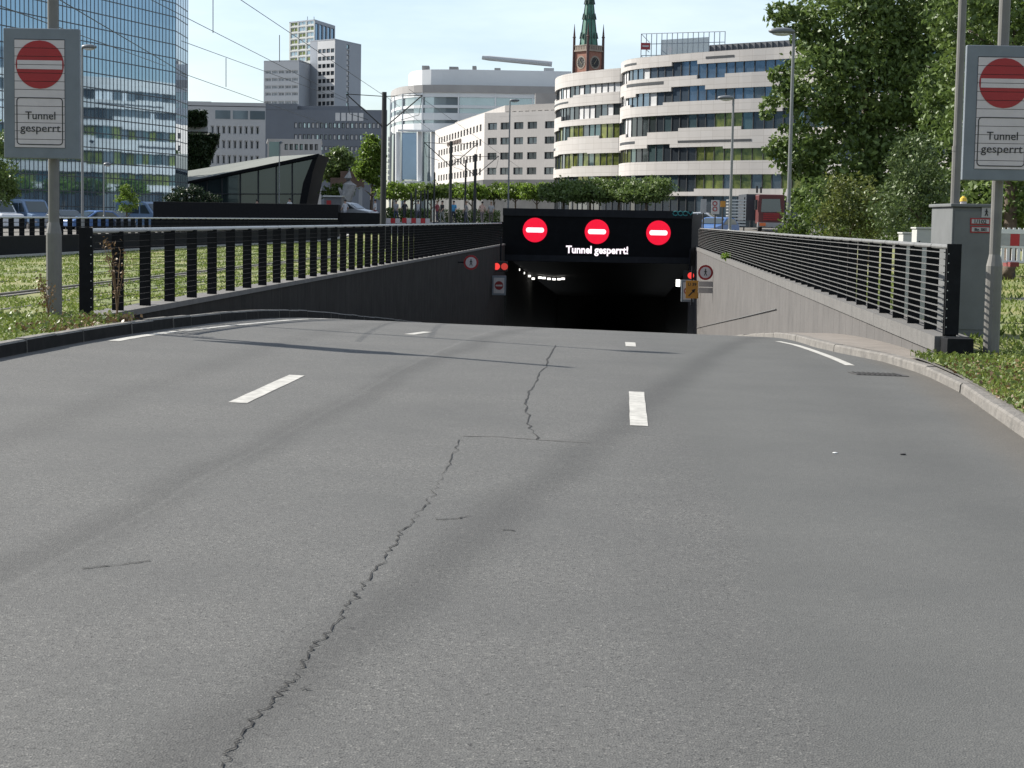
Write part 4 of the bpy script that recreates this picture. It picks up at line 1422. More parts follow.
# ------------------------------------------------------------------ round glass building behind it
RB_G = glass_mat('round_glass', (0.36, 0.42, 0.44), .06, .6)
RB_W = mat('round_white_panel', (0.62, 0.635, 0.64), .5, .05, .1)
RB_L = mat('round_ledge', (0.30, 0.29, 0.28), .7, .1, .3)
rbd = thing('round_office_building', 'large round-ended glass office building with a white drum roof', 'building', (-10, 330, 1.2))
def band_wall(curve, z0, z1, m_, name, th=.4, mi=0):
    mb = MB(); n = len(curve); nor = []
    for i in range(n):
        d = (curve[min(i+1, n-1)] - curve[max(i-1, 0)]).normalized(); nor.append(Vector((d.y, -d.x, 0)))
    for i in range(n-1):
        a = curve[i]; b = curve[i+1]; ai = a - nor[i]*th; bi = b - nor[i+1]*th
        q = [(a.x, a.y, z0), (b.x, b.y, z0), (bi.x, bi.y, z0), (ai.x, ai.y, z0), (a.x, a.y, z1), (b.x, b.y, z1), (bi.x, bi.y, z1), (ai.x, ai.y, z1)]
        mb._add(q, [(0,1,5,4), (4,5,6,7), (3,2,1,0), (1,2,6,5), (0,4,7,3)])
    return mb.build(name, m_, rbd)
base_c = smooth_curve([bxy(392, 362), bxy(389.5, 352), bxy(391, 342), bxy(397, 334), bxy(408, 329), bxy(425, 326), bxy(460, 325), bxy(500, 325), bxy(570, 325)], 2.0)
drum_c = smooth_curve([bxy(408, 352), bxy(407, 345), bxy(410, 338), bxy(418, 334), bxy(430, 332), bxy(460, 331), bxy(500, 331), bxy(572, 331)], 2.0)
def rz(py): return hgt(py, 450, 325)
band_wall(base_c, 1, rz(92), RB_G, 'glass_wall')
band_wall([p - Vector((0, .6, 0)) for p in base_c], rz(92.5), rz(85), RB_L, 'roof_ledge', 3)
band_wall(drum_c, rz(86), rz(66.5), RB_W, 'drum')
for py, h in ((97, 1.0), (108, .5), (120, 1.2), (131.5, 1.4)):
    band_wall([p - Vector((0, .35, 0)) for p in base_c], rz(py), rz(py)+h, RB_W, 'floor_band', .5)
lcv = base_c[:len(base_c)//5]
for py in range(136, 186, 6):
    band_wall([p - Vector((.4, .3, 0)) for p in lcv], rz(py), rz(py)+.8, RB_W, 'balcony_band', .4)
mb = MB()
for k in range(2, len(base_c), 3):
    p = base_c[k]; mb.box(p.x-.12, p.x+.12, p.y-.5, p.y-.05, 1, rz(92))
mb.build('mullion_set', RB_W, rbd)
mb = MB()
for px in (398, 419.5, 433): mb.tube([P(px, 184, 324), P(px, 132, 324)], .5, 10)
mb.box(X(397, 323), X(437, 323), 322.4, 323.6, rz(132.8), rz(131)); mb.box(X(397, 323), X(437, 323), 322.4, 323.6, rz(184), rz(182))
mb.build('portico', RB_W, rbd)
mb = MB(); mb.box(X(401, 326), X(419, 326), 326.6, 327.4, rz(180), rz(133)); mb.build('atrium_glass', glass_mat('atrium_blue', (.20, .28, .40), .05, .7), rbd)
mb = MB()
for px, w_, h in ((420, 7, .3), (447, 9, .2), (470, 4, .4), (492, 6, .1)):
    mb.box(X(px, 334), X(px+w_, 334), 334, 337, rz(67), rz(67)+h+.6)
mb.build('roof_plant', RB_L, rbd)
mb = MB()
a, b = P(482, 57.5, 336), P(552, 64, 336)
mb.tube([a, a.lerp(b, .1), b], [.35, .45, .5], 8)
mb.box(X(541, 336), X(551, 336), 335, 338, rz(66.5), rz(61.5))
mb.build('jib', mat('jib_white', (.42, .43, .44), .5), rbd)

# ------------------------------------------------------------------ church tower
BRICK = mat('church_brick', (0.22, 0.095, 0.065), .9, .25, 1.5, c2=(.32, .16, .115))
COPPER = mat('copper_green', (0.045, 0.145, 0.105), .65, .25, .6, c2=(.085, .21, .155))
SANDST = mat('church_stone', (0.26, 0.215, 0.175), .9, .15, 1)
YC = 420
ch = thing('church_tower', 'red brick church tower with clock faces and a green copper spire', 'church', (X(585, YC), YC, 1.2))
cx, cy = X(585, YC), YC
ang = R(40); h = 2.2
Mr = Matrix.Translation((cx, cy, 0)) @ Matrix.Rotation(ang, 4, 'Z')
def cz_(py): return hgt(py, 585, YC)
mb = MB(); mb.box(-h, h, -h, h, 1, cz_(51), 0, Mr); mb.build('shaft', BRICK, ch)
mb = MB(); mb.box(-h-.3, h+.3, -h-.3, h+.3, cz_(52), cz_(50.5), 0, Mr)
for k in range(9):
    u = lerp(-h, h, k/8)
    for s in (-1, 1):
        mb.box(u-.2, u+.2, s*h-.2, s*h+.2, cz_(50.5), cz_(46.5), 0, Mr); mb.box(s*h-.2, s*h+.2, u-.2, u+.2, cz_(50.5), cz_(46.5), 0, Mr)
mb.box(-h-.25, h+.25, -h-.25, -h+.25, cz_(46.5), cz_(45.6), 0, Mr); mb.box(-h-.25, -h+.25, -h+.25, h+.25, cz_(46.5), cz_(45.6), 0, Mr)
mb.build('parapet', SANDST, ch)
mb = MB()
for sx_ in (-1, 1):
    for sy_ in (-1, 1):
        p = Mr @ Vector((sx_*(h+.1), sy_*(h+.1), 0))
        mb.tube([(p.x, p.y, cz_(75)), (p.x, p.y, cz_(38)), (p.x, p.y, cz_(37.5)), (p.x, p.y, cz_(36.5)), (p.x, p.y, cz_(24))], [.34, .28, .42, .26, .03], 8)
mb.build('pinnacle', mat('pinnacle_dark', (.09, .055, .05), .9), ch)
mb = MB()
n = 8; apex = Vector((cx, cy, cz_(-34))); rb0 = 2.1
bs = [Vector((cx + rb0*math.cos(ang+math.pi/8+2*math.pi*i/n), cy + rb0*math.sin(ang+math.pi/8+2*math.pi*i/n), cz_(46))) for i in range(n)]
for i in range(n): mb.face([bs[i], bs[(i+1) % n], apex])
mb.build('spire', COPPER, ch)
mb = MB()
for i in range(n): mb.tube([bs[i], apex], [.14, .05], 5)
for i in range(n):
    for f in (.12, .36, .55):
        p = bs[i].lerp(bs[(i+1) % n], .5).lerp(apex, f); o = (p - Vector((cx, cy, p.z))).normalized()*.12
        q = p + o; mb.tube([q + Vector((0, 0, -.5)), q + Vector((0, 0, .9))], [.32, .03], 6)
mb.build('lucarnes', mat('spire_dark', (.035, .06, .05), .8), ch)
for (ax, sg) in (('x', -1), ('y', -1)):
    for lm_, r0, r1, o in ((SANDST, 1.15, 1.5, .05), (INK, 0, 1.15, .03), (mat('clock_hands', (.22, .19, .13), .6), 0, 0, .1)):
        mb = MB()
        ns = 24
        def pp(a, r, z0=cz_(63)):
            loc = Vector((math.cos(a)*r, -h-o, 0)) if ax == 'y' else Vector((-h-o, math.cos(a)*r, 0))
            q = Mr @ loc; return Vector((q.x, q.y, z0 + math.sin(a)*r))
        if r1:
            for j in range(ns): 
                a, b = 2*math.pi*j/ns, 2*math.pi*(j+1)/ns
                mb.face([pp(a, max(r0, .01)), pp(b, max(r0, .01)), pp(b, r1), pp(a, r1)])
        else:
            mb.tube([pp(0, 0), pp(1.05, .95)], .07, 5); mb.tube([pp(0, 0), pp(3.9, .7)], .08, 5)
            for j in range(12): mb.tube([pp(j*math.pi/6, .9), pp(j*math.pi/6, 1.1)], .05, 4)
        mb.build('clock_face' if r1 else 'clock_hands', lm_, ch)
mb = MB(); a = bxy(598, 425); b = bxy(640, 410)
zr_ = hgt(75, 620, 415); zp = hgt(63, 625, 415)
mb.extrude([(a[0], a[1], zr_-8), (b[0], b[1], zr_-8), (b[0], b[1], zp), (a[0], a[1], zr_)], (2, 10, 0))
t = mb.build('nave_roof', mat('slate', (.10, .10, .11), .8, .15, 1), ch)

# ------------------------------------------------------------------ grey buildings on the left
GREYB = mat('grey_stone', (0.43, 0.43, 0.43), .8, .07, .2)
DARKB = mat('dark_panel', (0.125, 0.14, 0.165), .7, .1, .2)
A = bxy(186, 262); B = bxy(265, 262)
t = thing('stone_office', 'grey stone office front with rows of tall windows beside the glass tower', 'building', (A[0], A[1], 1.2))
w_ = Wall(A, B); zt_ = hgt(106, 230, 262)
def g2(py): return hgt(py, 230, 262)
facade(t, w_, 1, zt_, [(w_.L*(210.5-186)/79 + w_.L*i*5.6/79, w_.L*(210.5-186)/79 + w_.L*(i*5.6+3.4)/79) for i in range(9)],
       [(g2(181), g2(171)), (g2(164.5), g2(155.3)), (g2(149), g2(140.3)), (g2(134.3), g2(126))], GREYB, [G_DARK, G_MID, G_BLUE], FR_W, inset=.3, fr=.13)
for px in (215, 232.5, 249.5):
    mb = MB(); a = w_.L*(px-186)/79; b = a + w_.L*15/79
    mb.extrude([w_.p(a, g2(119), .04), w_.p(b, g2(119), .04), w_.p(b, g2(110.5), .04), w_.p(a, g2(110.5), .04)], (0, .035, 0)); mb.build('attic_window', G_SKY, t)
mb = MB(); mb.prism([A, B, (B[0]*285/262, 285), (A[0]*285/262, 285)], zt_-.1, zt_+.5); mb.build('roof', GREYB, t)
mb = MB(); mb.prism([(w_.L*0+A[0], 262.5), (A[0]+w_.L*.30, 262.5), (A[0]+w_.L*.30, 270), (A[0], 270)], zt_, hgt(101, 195, 262))
mb.build('roof_hut', GREYB, t)
# hedge-clad building
HEDGE = leaf_mat('hornbeam_hedge', (0.010, 0.022, 0.008), (0.03, 0.055, 0.018), trans=.2)
t = thing('hedge_building', 'building with slanting sides grown over with dark green hedges', 'building', (X(200, 232), 232, 1.2))
def slab(pp, Y, d, m_, nm): 
    mb = MB(); mb.extrude([P(x, y, Y) for x, y in pp], (-d*.16, d, 0)); return mb.build(nm, m_, t)
hd = mat('hedge_core', (.012, .02, .009), .95)
slab([(170, 132), (220, 135), (206, 173), (170, 181)], 232, 10, hd, 'hedge_slope')
slab([(170, 110), (203, 112), (207.5, 119), (206.5, 126), (170, 126)], 234, 10, hd, 'hedge_top')
slab([(170, 126.5), (208, 126.5), (208, 131.5), (170, 131.5)], 235, 8, FR_W, 'terrace')
pts = []
for k in range(5200):
    u, v = random.random(), random.random()
    if k % 4: x = lerp(lerp(182, 220, 1), lerp(182, 206, 1), v)*u + 182*(1-u); y = lerp(134, 174, v)
    else: x = lerp(182, 206, u); y = lerp(111, 126, v)
    p = P(x, y, 232 if k % 4 else 234) + Vector((0, -.1, 0)); pts.append([p.x+random.gauss(0, .12), p.y+random.gauss(0, .15), p.z+random.gauss(0, .1)])
leaves_mesh('hedge', np.array(pts), .42, HEDGE, t)
# dark office block
A = bxy(264, 335); B = bxy(386, 330)
t = thing('dark_office', 'dark grey office block with bands of white-blinded windows', 'building', (A[0], A[1], 1.2))
w_ = Wall(A, B)
def g3(py): return hgt(py, 330, 333)
facade(t, w_, 1, g3(110), [(w_.L*(294+i*4.3-264)/122, w_.L*(294+i*4.3+2.9-264)/122) for i in range(21)],
       [(g3(151), g3(146.5)), (g3(140), g3(134.7)), (g3(128.5), g3(123))], DARKB, [BLIND, BLIND, G_SKY, G_MID], FR_D, inset=.2, fr=.1)
mb = MB(); mb.prism([(A[0]-.05, A[1]-.06), (X(296, 333), 333.6), (X(296, 333), 350), (A[0], 350)], g3(110), g3(104)); 
mb.prism([(X(296, 333), 334.5), (X(360, 332), 331.5), (X(360, 332), 350), (X(296, 333), 350)], g3(110.1), g3(106))
mb.build('attic', DARKB, t)
mb = MB()
for i in range(5):
    p = w_.p(w_.L*(335+i*6.2-264)/122, 0, .02); mb.extrude([w_.p(w_.L*(335+i*5.8-264)/122, g3(121), .05), w_.p(w_.L*(339.5+i*5.8-264)/122, g3(121), .05), w_.p(w_.L*(339.5+i*5.8-264)/122, g3(113), .05), w_.p(w_.L*(335+i*5.8-264)/122, g3(113), .05)], (0, .04, 0))
mb.build('attic_window', BLIND, t)
A = bxy(267, 285); B = bxy(321, 283)
t = thing('low_office', 'lower grey stone annex with window rows behind the glass pavilion', 'building', (A[0], A[1], 1.2))
w_ = Wall(A, B)
def g4(py): return hgt(py, 295, 284)
facade(t, w_, 1, g4(140), [(w_.L*(284+i*5-267)/54, w_.L*(284+i*5+3.4-267)/54) for i in range(7)], [(g4(192), g4(184)), (g4(178), g4(170)), (g4(164.5), g4(157)), (g4(150), g4(144))], GREYB, [G_DARK, G_MID, G_TEAL], FR_D, inset=.3, fr=.1)
mb = MB(); mb.prism([A, B, (B[0]*300/284, 300), (A[0]*300/284, 300)], g4(140.2), g4(139)); mb.build('roof', GREYB, t)
mb = MB(); mb.extrude([w_.p(.3, 3, .05), w_.p(w_.L*.24, 3, .05), w_.p(w_.L*.24, g4(142), .05), w_.p(.3, g4(142), .05)], (0, .04, 0)); mb.build('stair_glass', G_TEAL, t)

# ------------------------------------------------------------------ towers far behind
def g5(py): return hgt(py, 310, 600)
T_BE = mat('far_beige', (0.55, 0.55, 0.55), .8, .05, .1)
T_GR = mat('far_grey', (0.30, 0.325, 0.36), .8, .05, .1)  # grey lightened in its colour, in place of distance haze
A = bxy(263, 602); B = bxy(298, 597); C = bxy(309, 612)
t = thing('slab_tower', 'beige slab block left of the far towers', 'building', (A[0], A[1], 1.2))
w_ = Wall(A, B)
facade(t, w_, 1, g5(62), [(w_.L*(.04+i*.19), w_.L*(.04+i*.19+.165)) for i in range(5)], [(g5(105), g5(101.5)), (g5(96.5), g5(93)), (g5(89.5), g5(86)), (g5(82), g5(78.5)), (g5(74.5), g5(71))], T_BE, [G_MID, G_DARK], FR_W, inset=.3, fr=.2, mull=4)
w_ = Wall(B, C); facade(t, w_, 1, g5(60.5), [], [], T_GR, [G_MID], FR_D)
mb = MB(); mb.prism([A, B, C, (C[0], 630), (A[0], 630)], g5(62.3), g5(61)); mb.build('roof', T_BE, t)
A = bxy(288, 642); B = bxy(313, 632); C = bxy(333.5, 652)
t = thing('glass_high_rise', 'tall pale glass high-rise behind the grey towers', 'building', (B[0], B[1], 1.2))
def g6(py): return hgt(py, 310, 640)
w_ = Wall(A, B); 
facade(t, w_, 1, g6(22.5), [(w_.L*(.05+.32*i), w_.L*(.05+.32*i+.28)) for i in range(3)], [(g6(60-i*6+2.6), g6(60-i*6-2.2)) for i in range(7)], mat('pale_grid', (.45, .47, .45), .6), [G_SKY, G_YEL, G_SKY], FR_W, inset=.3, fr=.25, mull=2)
w_ = Wall(B, C)
facade(t, w_, 1, g6(23), [(w_.L*(.05+.19*i), w_.L*(.05+.19*i+.15)) for i in range(5)], [(g6(42), g6(25))], T_GR, [glass_mat('far_blue', (.16, .28, .42), .05, .8)], FR_D, inset=.3, fr=.2)
mb = MB(); mb.prism([A, B, C, (C[0]-9, 670), (A[0]-3, 670)], g6(23), g6(21.7))
for px in (306, 312.5): mb.tube([(X(px, 645), 645, g6(22)), (X(px, 645), 645, g6(15))], .12, 5)
mb.build('roof', T_GR, t)
A = bxy(309, 612); B = bxy(333.5, 604); C = bxy(359.5, 622)
t = thing('grey_high_rise', 'grey concrete high-rise with a lit window strip on its side', 'building', (B[0], B[1], 1.2))
w_ = Wall(A, B)
facade(t, w_, 1, g5(38.5), [(w_.L*(.32+.17*i), w_.L*(.32+.17*i+.14)) for i in range(4)], [(g5(102-i*7.6+2), g5(102-i*7.6-2.2)) for i in range(8)], T_BE, [G_MID, G_DARK], FR_D, inset=.3, fr=.2)
mb = MB(); mb.extrude([w_.p(0, 1, .04), w_.p(w_.L*.28, 1, .04), w_.p(w_.L*.28, g5(38.6), .04), w_.p(0, g5(38.6), .04)], (0, .03, 0)); mb.build('dark_flank', T_GR, t)
w_ = Wall(B, C)
facade(t, w_, 1, g5(38), [(w_.L*.44, w_.L*.54)], [(g5(104-i*5.4), g5(104-i*5.4-4.4)) for i in range(12)], T_GR, [G_SKY, BLIND], FR_D, inset=.3, fr=.15)
mb = MB(); mb.prism([A, B, C, (C[0]-6, 640), (A[0], 640)], g5(38.2), g5(37)); mb.box(X(337.5, 615), X(339.5, 615), 614, 616, g5(37), g5(35)); mb.build('roof', T_GR, t)

# ------------------------------------------------------------------ glass pavilion with the wedge roof
t = thing('glass_pavilion', 'wedge-shaped dark glass pavilion with a sloping roof rising to a point', 'building', (X(255, 196), 196, 1.2))
def pv(px, py, Y=196): return P(px, py, Y)
mb = MB(); mb.extrude([pv(190, 183), pv(315, 157), pv(313, 165), pv(306, 180), pv(301, 206), pv(190, 206)], (0, 12, 0))
mb.build('glass_body', glass_mat('pavilion_dark_glass', (.045, .065, .068), .06, .5), t)
mb = MB()
mb.face([pv(187, 181.5, 195), pv(318, 154, 195), pv(318, 154, 195) + Vector((-8, 26, .5)), pv(187, 171, 215)])
mb.build('roof', mat('pavilion_roof', (.12, .13, .115), .8, .12, .3), t)
mb = MB()
mb.extrude([pv(187, 184, 194.9), pv(318.5, 157, 194.9), pv(318.5, 153.6, 194.9), pv(187, 181.4, 194.9)], (0, .6, 0))
mb.extrude([pv(318.5, 154, 195.1), pv(313, 171, 195.1), pv(306, 206, 195.1), pv(299, 206, 195.1), pv(303, 183, 195.1), pv(312, 160, 195.1)], (0, 11, 0))
mb.build('roof_edge', STEEL_D, t)
mb = MB()
for px in (207, 222, 240, 258, 276, 292): 
    top = lerp(183, 157, (px-190)/125) + 1.5
    mb.tube([pv(px, 206, 195.8), pv(px, top, 195.8)], .07, 5)
mb.tube([pv(190, 194, 195.8), pv(302, 194, 195.8)], .06, 5)
mb.build('mullion_set', FR_D, t)
# headwall of the opposite ramp; its shaded front is painted black
xa, xb = X(153, 127), X(338, 127)
mb = MB(); mb.box(xa, xb, 127, 129, .5, hgt(203, 245, 127)); 
mb.box(xb - .02, xb + 3.0, 127.3, 128.6, .5, hgt(212.5, 345, 127))
tag(mb.build('headwall', STEEL_D, bevel=.03), 'long headwall with its shaded front painted black, standing beyond the tram lawn in front of the pavilion', 'wall')
# ------------------------------------------------------------------ trees
LF_DARK = leaf_mat('leaf_maple', (0.042, 0.074, 0.02), (0.14, 0.20, 0.052), (0.26, 0.33, 0.10), trans=.3)
LF_MID = leaf_mat('leaf_lime', (0.035, 0.065, 0.012), (0.11, 0.16, 0.03), (0.19, 0.24, 0.05), trans=.4)
LF_BRI = leaf_mat('leaf_bright', (0.06, 0.11, 0.015), (0.16, 0.24, 0.035), (0.24, 0.32, 0.06), trans=.45)
LF_YEL = leaf_mat('leaf_yellowing', (0.04, 0.065, 0.015), (0.15, 0.17, 0.04), (0.30, 0.25, 0.06), trans=.3)
LF_GRY = leaf_mat('leaf_greyish', (0.036, 0.062, 0.02), (0.12, 0.165, 0.055), (0.23, 0.27, 0.11), trans=.25)
def bl(px, py, Y, rw, rh, rd=None):
    """crown lobe given by its place in view and its half sizes in metres"""
    p = P(px, py, Y); return (p.x, p.y, p.z, rw, rd or rw, rh)
def base(px, Y): 
    x = X(px, Y); return (x, Y, gH(x, Y))
S60 = 60 / F
tree('maple_tree', 'big dark leafy tree standing behind the right railing beside the white building', base(868, 74),
     [bl(850, 20, 73.2, 2.11, 1.86), bl(900, 5, 74.4, 2.48, 2.23), bl(820, 85, 71.9, 1.55, 1.61), bl(865, 90, 72.5, 1.98, 1.98), bl(915, 95, 73.2, 1.86, 2.11), bl(800, 150, 71.9, 1.12, 1.12), bl(845, 165, 71.9, 1.74, 1.61), bl(890, 175, 71.9, 1.74, 1.61), bl(768, 108, 72, .35, .5), bl(820, 200, 70, 1.2, .9), bl(870, 215, 70, 1.4, .8), bl(905, 205, 70, 1.3, 1.0), bl(778, 75, 72, .4, .35), bl(775, 150, 72, .45, .4), bl(782, 12, 73, .6, .4), bl(812, 40, 73, .8, .7), bl(793, 20, 74.4, 0.99, 0.56), bl(788, 95, 71.9, 0.68, 0.56),
      bl(935, 40, 75.6, 1.86, 2.48), bl(930, 150, 74.4, 1.49, 1.86)], 46000, .24, LF_DARK, .3, 11.5, sub=360, spread=.105)
tree('broadleaf_tree', 'tall dark tree above and behind the right closed-tunnel sign', base(1010, 52),
     [bl(975, 20, 52, 1.3, 1.4), bl(1035, 10, 53, 1.8, 1.6), bl(1000, 120, 53, 1.6, 1.5), bl(950, 100, 55, 1.0, 1.6), bl(1050, 110, 52, 1.6, 1.8), bl(1010, 195, 53, 1.8, .9), bl(955, 195, 54, 1.0, .8)], 22000, .19, LF_DARK, .2, 7, sub=170, spread=.11)
tree('lime_tree', 'bright sunlit tree whose crown shows above the right sign at the picture edge', base(1012, 75),
     [bl(1005, 45, 75, 1.6, 1.5), bl(1020, 15, 75, 1.4, 1.2)], 5000, .2, LF_BRI, .18, 8, sub=50)
tree('shrub', 'yellowing shrub in front of the big tree behind the right railing', base(850, 50),
     [bl(852, 200, 50, .75, .75), bl(838, 222, 50, .6, .55), bl(872, 215, 50, .7, .6)], 4500, .11, LF_YEL, .05, 1.6, sub=50, cat='shrub')
tree('shrub', 'grey-green shrub behind the right railing next to the tall cabinet', base(918, 44),
     [bl(915, 165, 44, .6, .7), bl(905, 205, 44, .8, .8), bl(928, 195, 44, .6, .8)], 6000, .10, LF_GRY, .06, 2.2, sub=60, cat='shrub')
tree('shrub', 'low green shrub at the far end of the trees behind the right railing', base(815, 60),
     [bl(812, 222, 60, .9, .7), bl(795, 232, 60, .5, .45), bl(880, 232, 58, 1.6, .45)], 5000, .13, LF_MID, .05, 1.2, sub=60, cat='shrub')
tree('shrub', 'dark undergrowth behind the red and white barrier', base(1005, 68),
     [bl(985, 225, 68, 1.6, .9), bl(1030, 215, 68, 1.6, 1.3), bl(1060, 190, 68, 2, 2)], 8000, .17, LF_DARK, .06, 1.5, sub=70, cat='shrub')
# trees far left and in the middle distance
tree('street_tree', 'dark tree at the left picture edge in front of the glass tower', base(-8, 95),
     [bl(-8, 165, 95, 1.2, 1.7), bl(-2, 190, 95, .9, .9)], 5000, .2, LF_DARK, .14, 4, sub=60)
tree('young_tree', 'small round light green tree in front of the tower windows', base(127, 118),
     [bl(127, 192, 118, .45, .5), bl(127, 203, 118, .7, .65)], 2600, .13, LF_BRI, .07, 2, sub=40)
tree('street_tree', 'dull green tree under the dark office block', base(342, 232),
     [bl(338, 160, 232, 1.7, 1.6), bl(350, 168, 232, 1.6, 1.6), bl(331, 174, 232, 1.4, 1.4)], 4500, .42, LF_DARK, .2, 6, sub=50)
tree('street_tree', 'bright green tree left of the black tram mast', base(371, 205),
     [bl(371, 150, 205, 1.3, 1.5), bl(366, 168, 205, 1.3, 1.5), bl(377, 178, 205, .9, 1.2), bl(380, 158, 205, .7, 1.3)], 5500, .36, LF_BRI, .18, 6.5, sub=60)
spots = [(338, 198, 1.5, 'left of the black tram mast by the brown canopy'), (392, 190, 1.5, 'directly right of the near black tram mast'), (412, 192, 1.4, 'behind the thin black posts, second from the mast'), (431, 188, 1.5, 'below the glass atrium of the round building'), (451, 190, 1.5, 'behind the second black tram mast'), (472, 187, 1.5, 'under the corner of the beige office block'), (494, 190, 1.6, 'left of the slim street lamp before the beige block'), (515, 186, 1.5, 'right of the slim street lamp before the beige block'), (537, 183, 1.6, 'between the beige block and the white building')]
for i, (px, Y, r_, where) in enumerate(spots):
    tree('pollard_lime', 'light green clipped lime tree ' + where, base(px, Y), [bl(px-5, 192, Y, r_*.75, .75), bl(px+5, 190.5, Y, r_*.75, .8), bl(px, 193.5, Y, r_, .6)], 2200, .30, LF_BRI if i % 3 else LF_MID, .1, 3.4, sub=45, spread=.2, group='clipped lime trees on the plaza', limbs=4)
for i, (px, Y, where) in enumerate([(563, 163, 'at the left end of the row before the white building'), (590, 160, 'behind the middle of the portal sign, left of centre'), (618, 158, 'behind the middle of the portal sign, right of centre'), (646, 155, 'at the right end of the row before the white building')]):
    tree('broad_tree', 'dark flat-topped tree ' + where, base(px, Y), [bl(px-9, 193, Y, 1.5, .75), bl(px+8, 190 if i != 3 else 188, Y, 1.6, .95), bl(px, 194, Y, 1.9, .7)], 4200, .30, LF_DARK, .12, 3.6, sub=55, spread=.18, group='dark trees behind the portal', limbs=4)
# trees standing behind the tower, mirrored in the white building's windows
for px, Y in ((90, 203), (120, 205), (146, 200)):
    tree('plane_tree', 'tall plane tree hidden behind the glass tower', base(px, Y), [bl(px, 150, Y, 2.8, 3.5), bl(px, 105, Y, 2.4, 3.2), bl(px, 190, Y, 2.6, 2)], 3500, .6, LF_BRI, .25, 12, sub=40, group='plane trees behind the glass tower')
# dark clipped hedge lump by the headwall
t = thing('hedge', 'dark low hedge clump on the black headwall beside the tower', 'hedge', base(193, 131))
leaves_mesh('foliage', clump_points([bl(180, 198, 131, .8, .7), bl(194, 195, 131, .7, .6), bl(208, 199, 131, .75, .45), bl(171, 201, 131, .5, .5)], 5000, 40, .15), .16, HEDGE, t)
# weeds on the walls
def tall_weed(px, Y, h, label):
    x = X(px, Y); z = gH(x, Y)
    t = thing('tall_weed', label, 'weed', (x, Y, z))
    mb = MB()
    cen = []
    for k in range(5):
        a = random.uniform(0, 6.28); L = h*random.uniform(.55, 1)
        pts = [Vector((x, Y, z))]
        for i in range(1, 6): pts.append(Vector((x + math.cos(a)*.10*i*i/25*L*2, Y + math.sin(a)*.06*i*i/25, z + L*i/5)))
        mb.tube(pts, [.010, .008, .007, .006, .005, .003], 5)
        for i in range(2, 6):
            for q in range(9 if i > 3 else 4): cen.append(np.array(pts[i]) + RNG.normal(0, .045, 3))
    mb.build('stem', mat('weed_stem', (.16, .10, .05), .9), t)
    leaves_mesh('seed_heads', np.array(cen), .05, DEAD, t)
tall_weed(117, 24.6, 1.15, 'tall dry brown weed before the second fin of the left railing')
tall_weed(48, 24.3, .55, 'short dry weed at the foot of the left sign pole')
x = RFACE(78); pw = P(737, 259, 78)
t = thing('wall_plant', 'bright green plant growing out of the right wall top under the railing', 'plant', (x, 78, .25))
leaves_mesh('foliage', clump_points([bl(731, 257, 76, .35, .16), bl(742, 260, 77, .35, .25), bl(741, 266, 77, .12, .2)], 700, 30, .2), .14, LF_BRI, t)
t = thing('wall_plant', 'small green tuft on the right wall top nearer the camera', 'plant', (RFACE(64), 64, .25))
leaves_mesh('foliage', clump_points([bl(767, 269, 64, .25, .07)], 200, 12, .2), .10, LF_BRI, t)

for px0, px1, Y, lb in ((384, 430, 165, 'low dark hedge on the plaza between the first two tram masts'), (436, 500, 168, 'low dark hedge on the plaza in front of the beige office block')):
    a, b = X(px0, Y), X(px1, Y); z = gH((a+b)/2, Y)
    t = thing('hedge', lb, 'hedge', ((a+b)/2, Y, z))
    n_ = 3000; q = np.stack([RNG.uniform(a, b, n_), Y + RNG.uniform(-.5, .5, n_), z + RNG.uniform(0, 1.15, n_) + RNG.normal(0, .06, n_)], 1)
    leaves_mesh('foliage', q, .2, LF_DARK, t)
# ------------------------------------------------------------------ tram masts, wires, lamps
MASTC = mat('mast_black', (.012, .013, .014), .55, .2, 3)
def mast(px, Y, ptop, r, label, arms=True, both=1.0):
    b = base(px, Y); z1 = hgt(ptop, px, Y)
    t = thing('tram_mast', label, 'mast', b, 'tram masts along the track')
    mb = MB(); mb.tube([(b[0], Y, b[2]), (b[0], Y, z1)], [r*1.15, r*.85], 10); mb.build('pole', MASTC, t)
    if arms:
        for s in (-1, 1):
            mb = MB()
            tip = Vector((b[0] + s*1.75*both, Y, z1 - .12))
            mb.tube([(b[0], Y, z1 - .2), tip], .02, 6)
            mb.tube([(b[0], Y, z1 - 1.65), tip], .03, 6)
            mb.tube([tip, tip + Vector((-s*.15, 0, -.9)), tip + Vector((-s*1.0, 0, -1.15))], .014, 6)
            mb.build('bracket', MASTC, t)
    return b, z1
m1 = mast(383, 86, 92, .125, 'thick black tram mast nearest the camera with two bracket arms')
m2 = mast(450, 121, 141, .10, 'black tram mast standing before the left side of the beige block')
m3 = mast(474.5, 140, 154, .11, 'black tram mast before the corner of the beige block')
m4 = mast(465, 150, 160, .08, 'thinner black tram mast between the two others', arms=False)
WIRE = mat('wire_copper', (.03, .03, .032), .6)
def wire(px, py, px2, py2, ya, yb, label, sag=.1):
    """straight overhead wire through two sight points"""
    a, b = P(px, py, ya), P(px2, py2, yb)
    d = (b - a)
    a0 = a - d * .02
    pts = [a0.lerp(b, i/16) - Vector((0, 0, sag*math.sin(math.pi*((i*4) % 16)/16)*.0)) for i in range(17)]
    mb = MB(); mb.tube(pts, .009, 5, cap=False)
    o = mb.build('overhead_wire', WIRE); tag(o, label, 'wire', 'overhead tram wires'); return a0, b
wA = wire(238, -2, 383, 95, 45, 84, 'overhead tram wire running highest towards the near mast')
wB = wire(128, -12, 346, 99, 38, 86, 'overhead tram wire crossing the upper right corner of the tower')
wC = wire(187, 43, 346, 101, 50, 86, 'overhead tram wire crossing between the far towers and the mast')
wD = wire(187, 75, 345, 131, 50, 104, 'lowest overhead tram wire passing below the slab block')
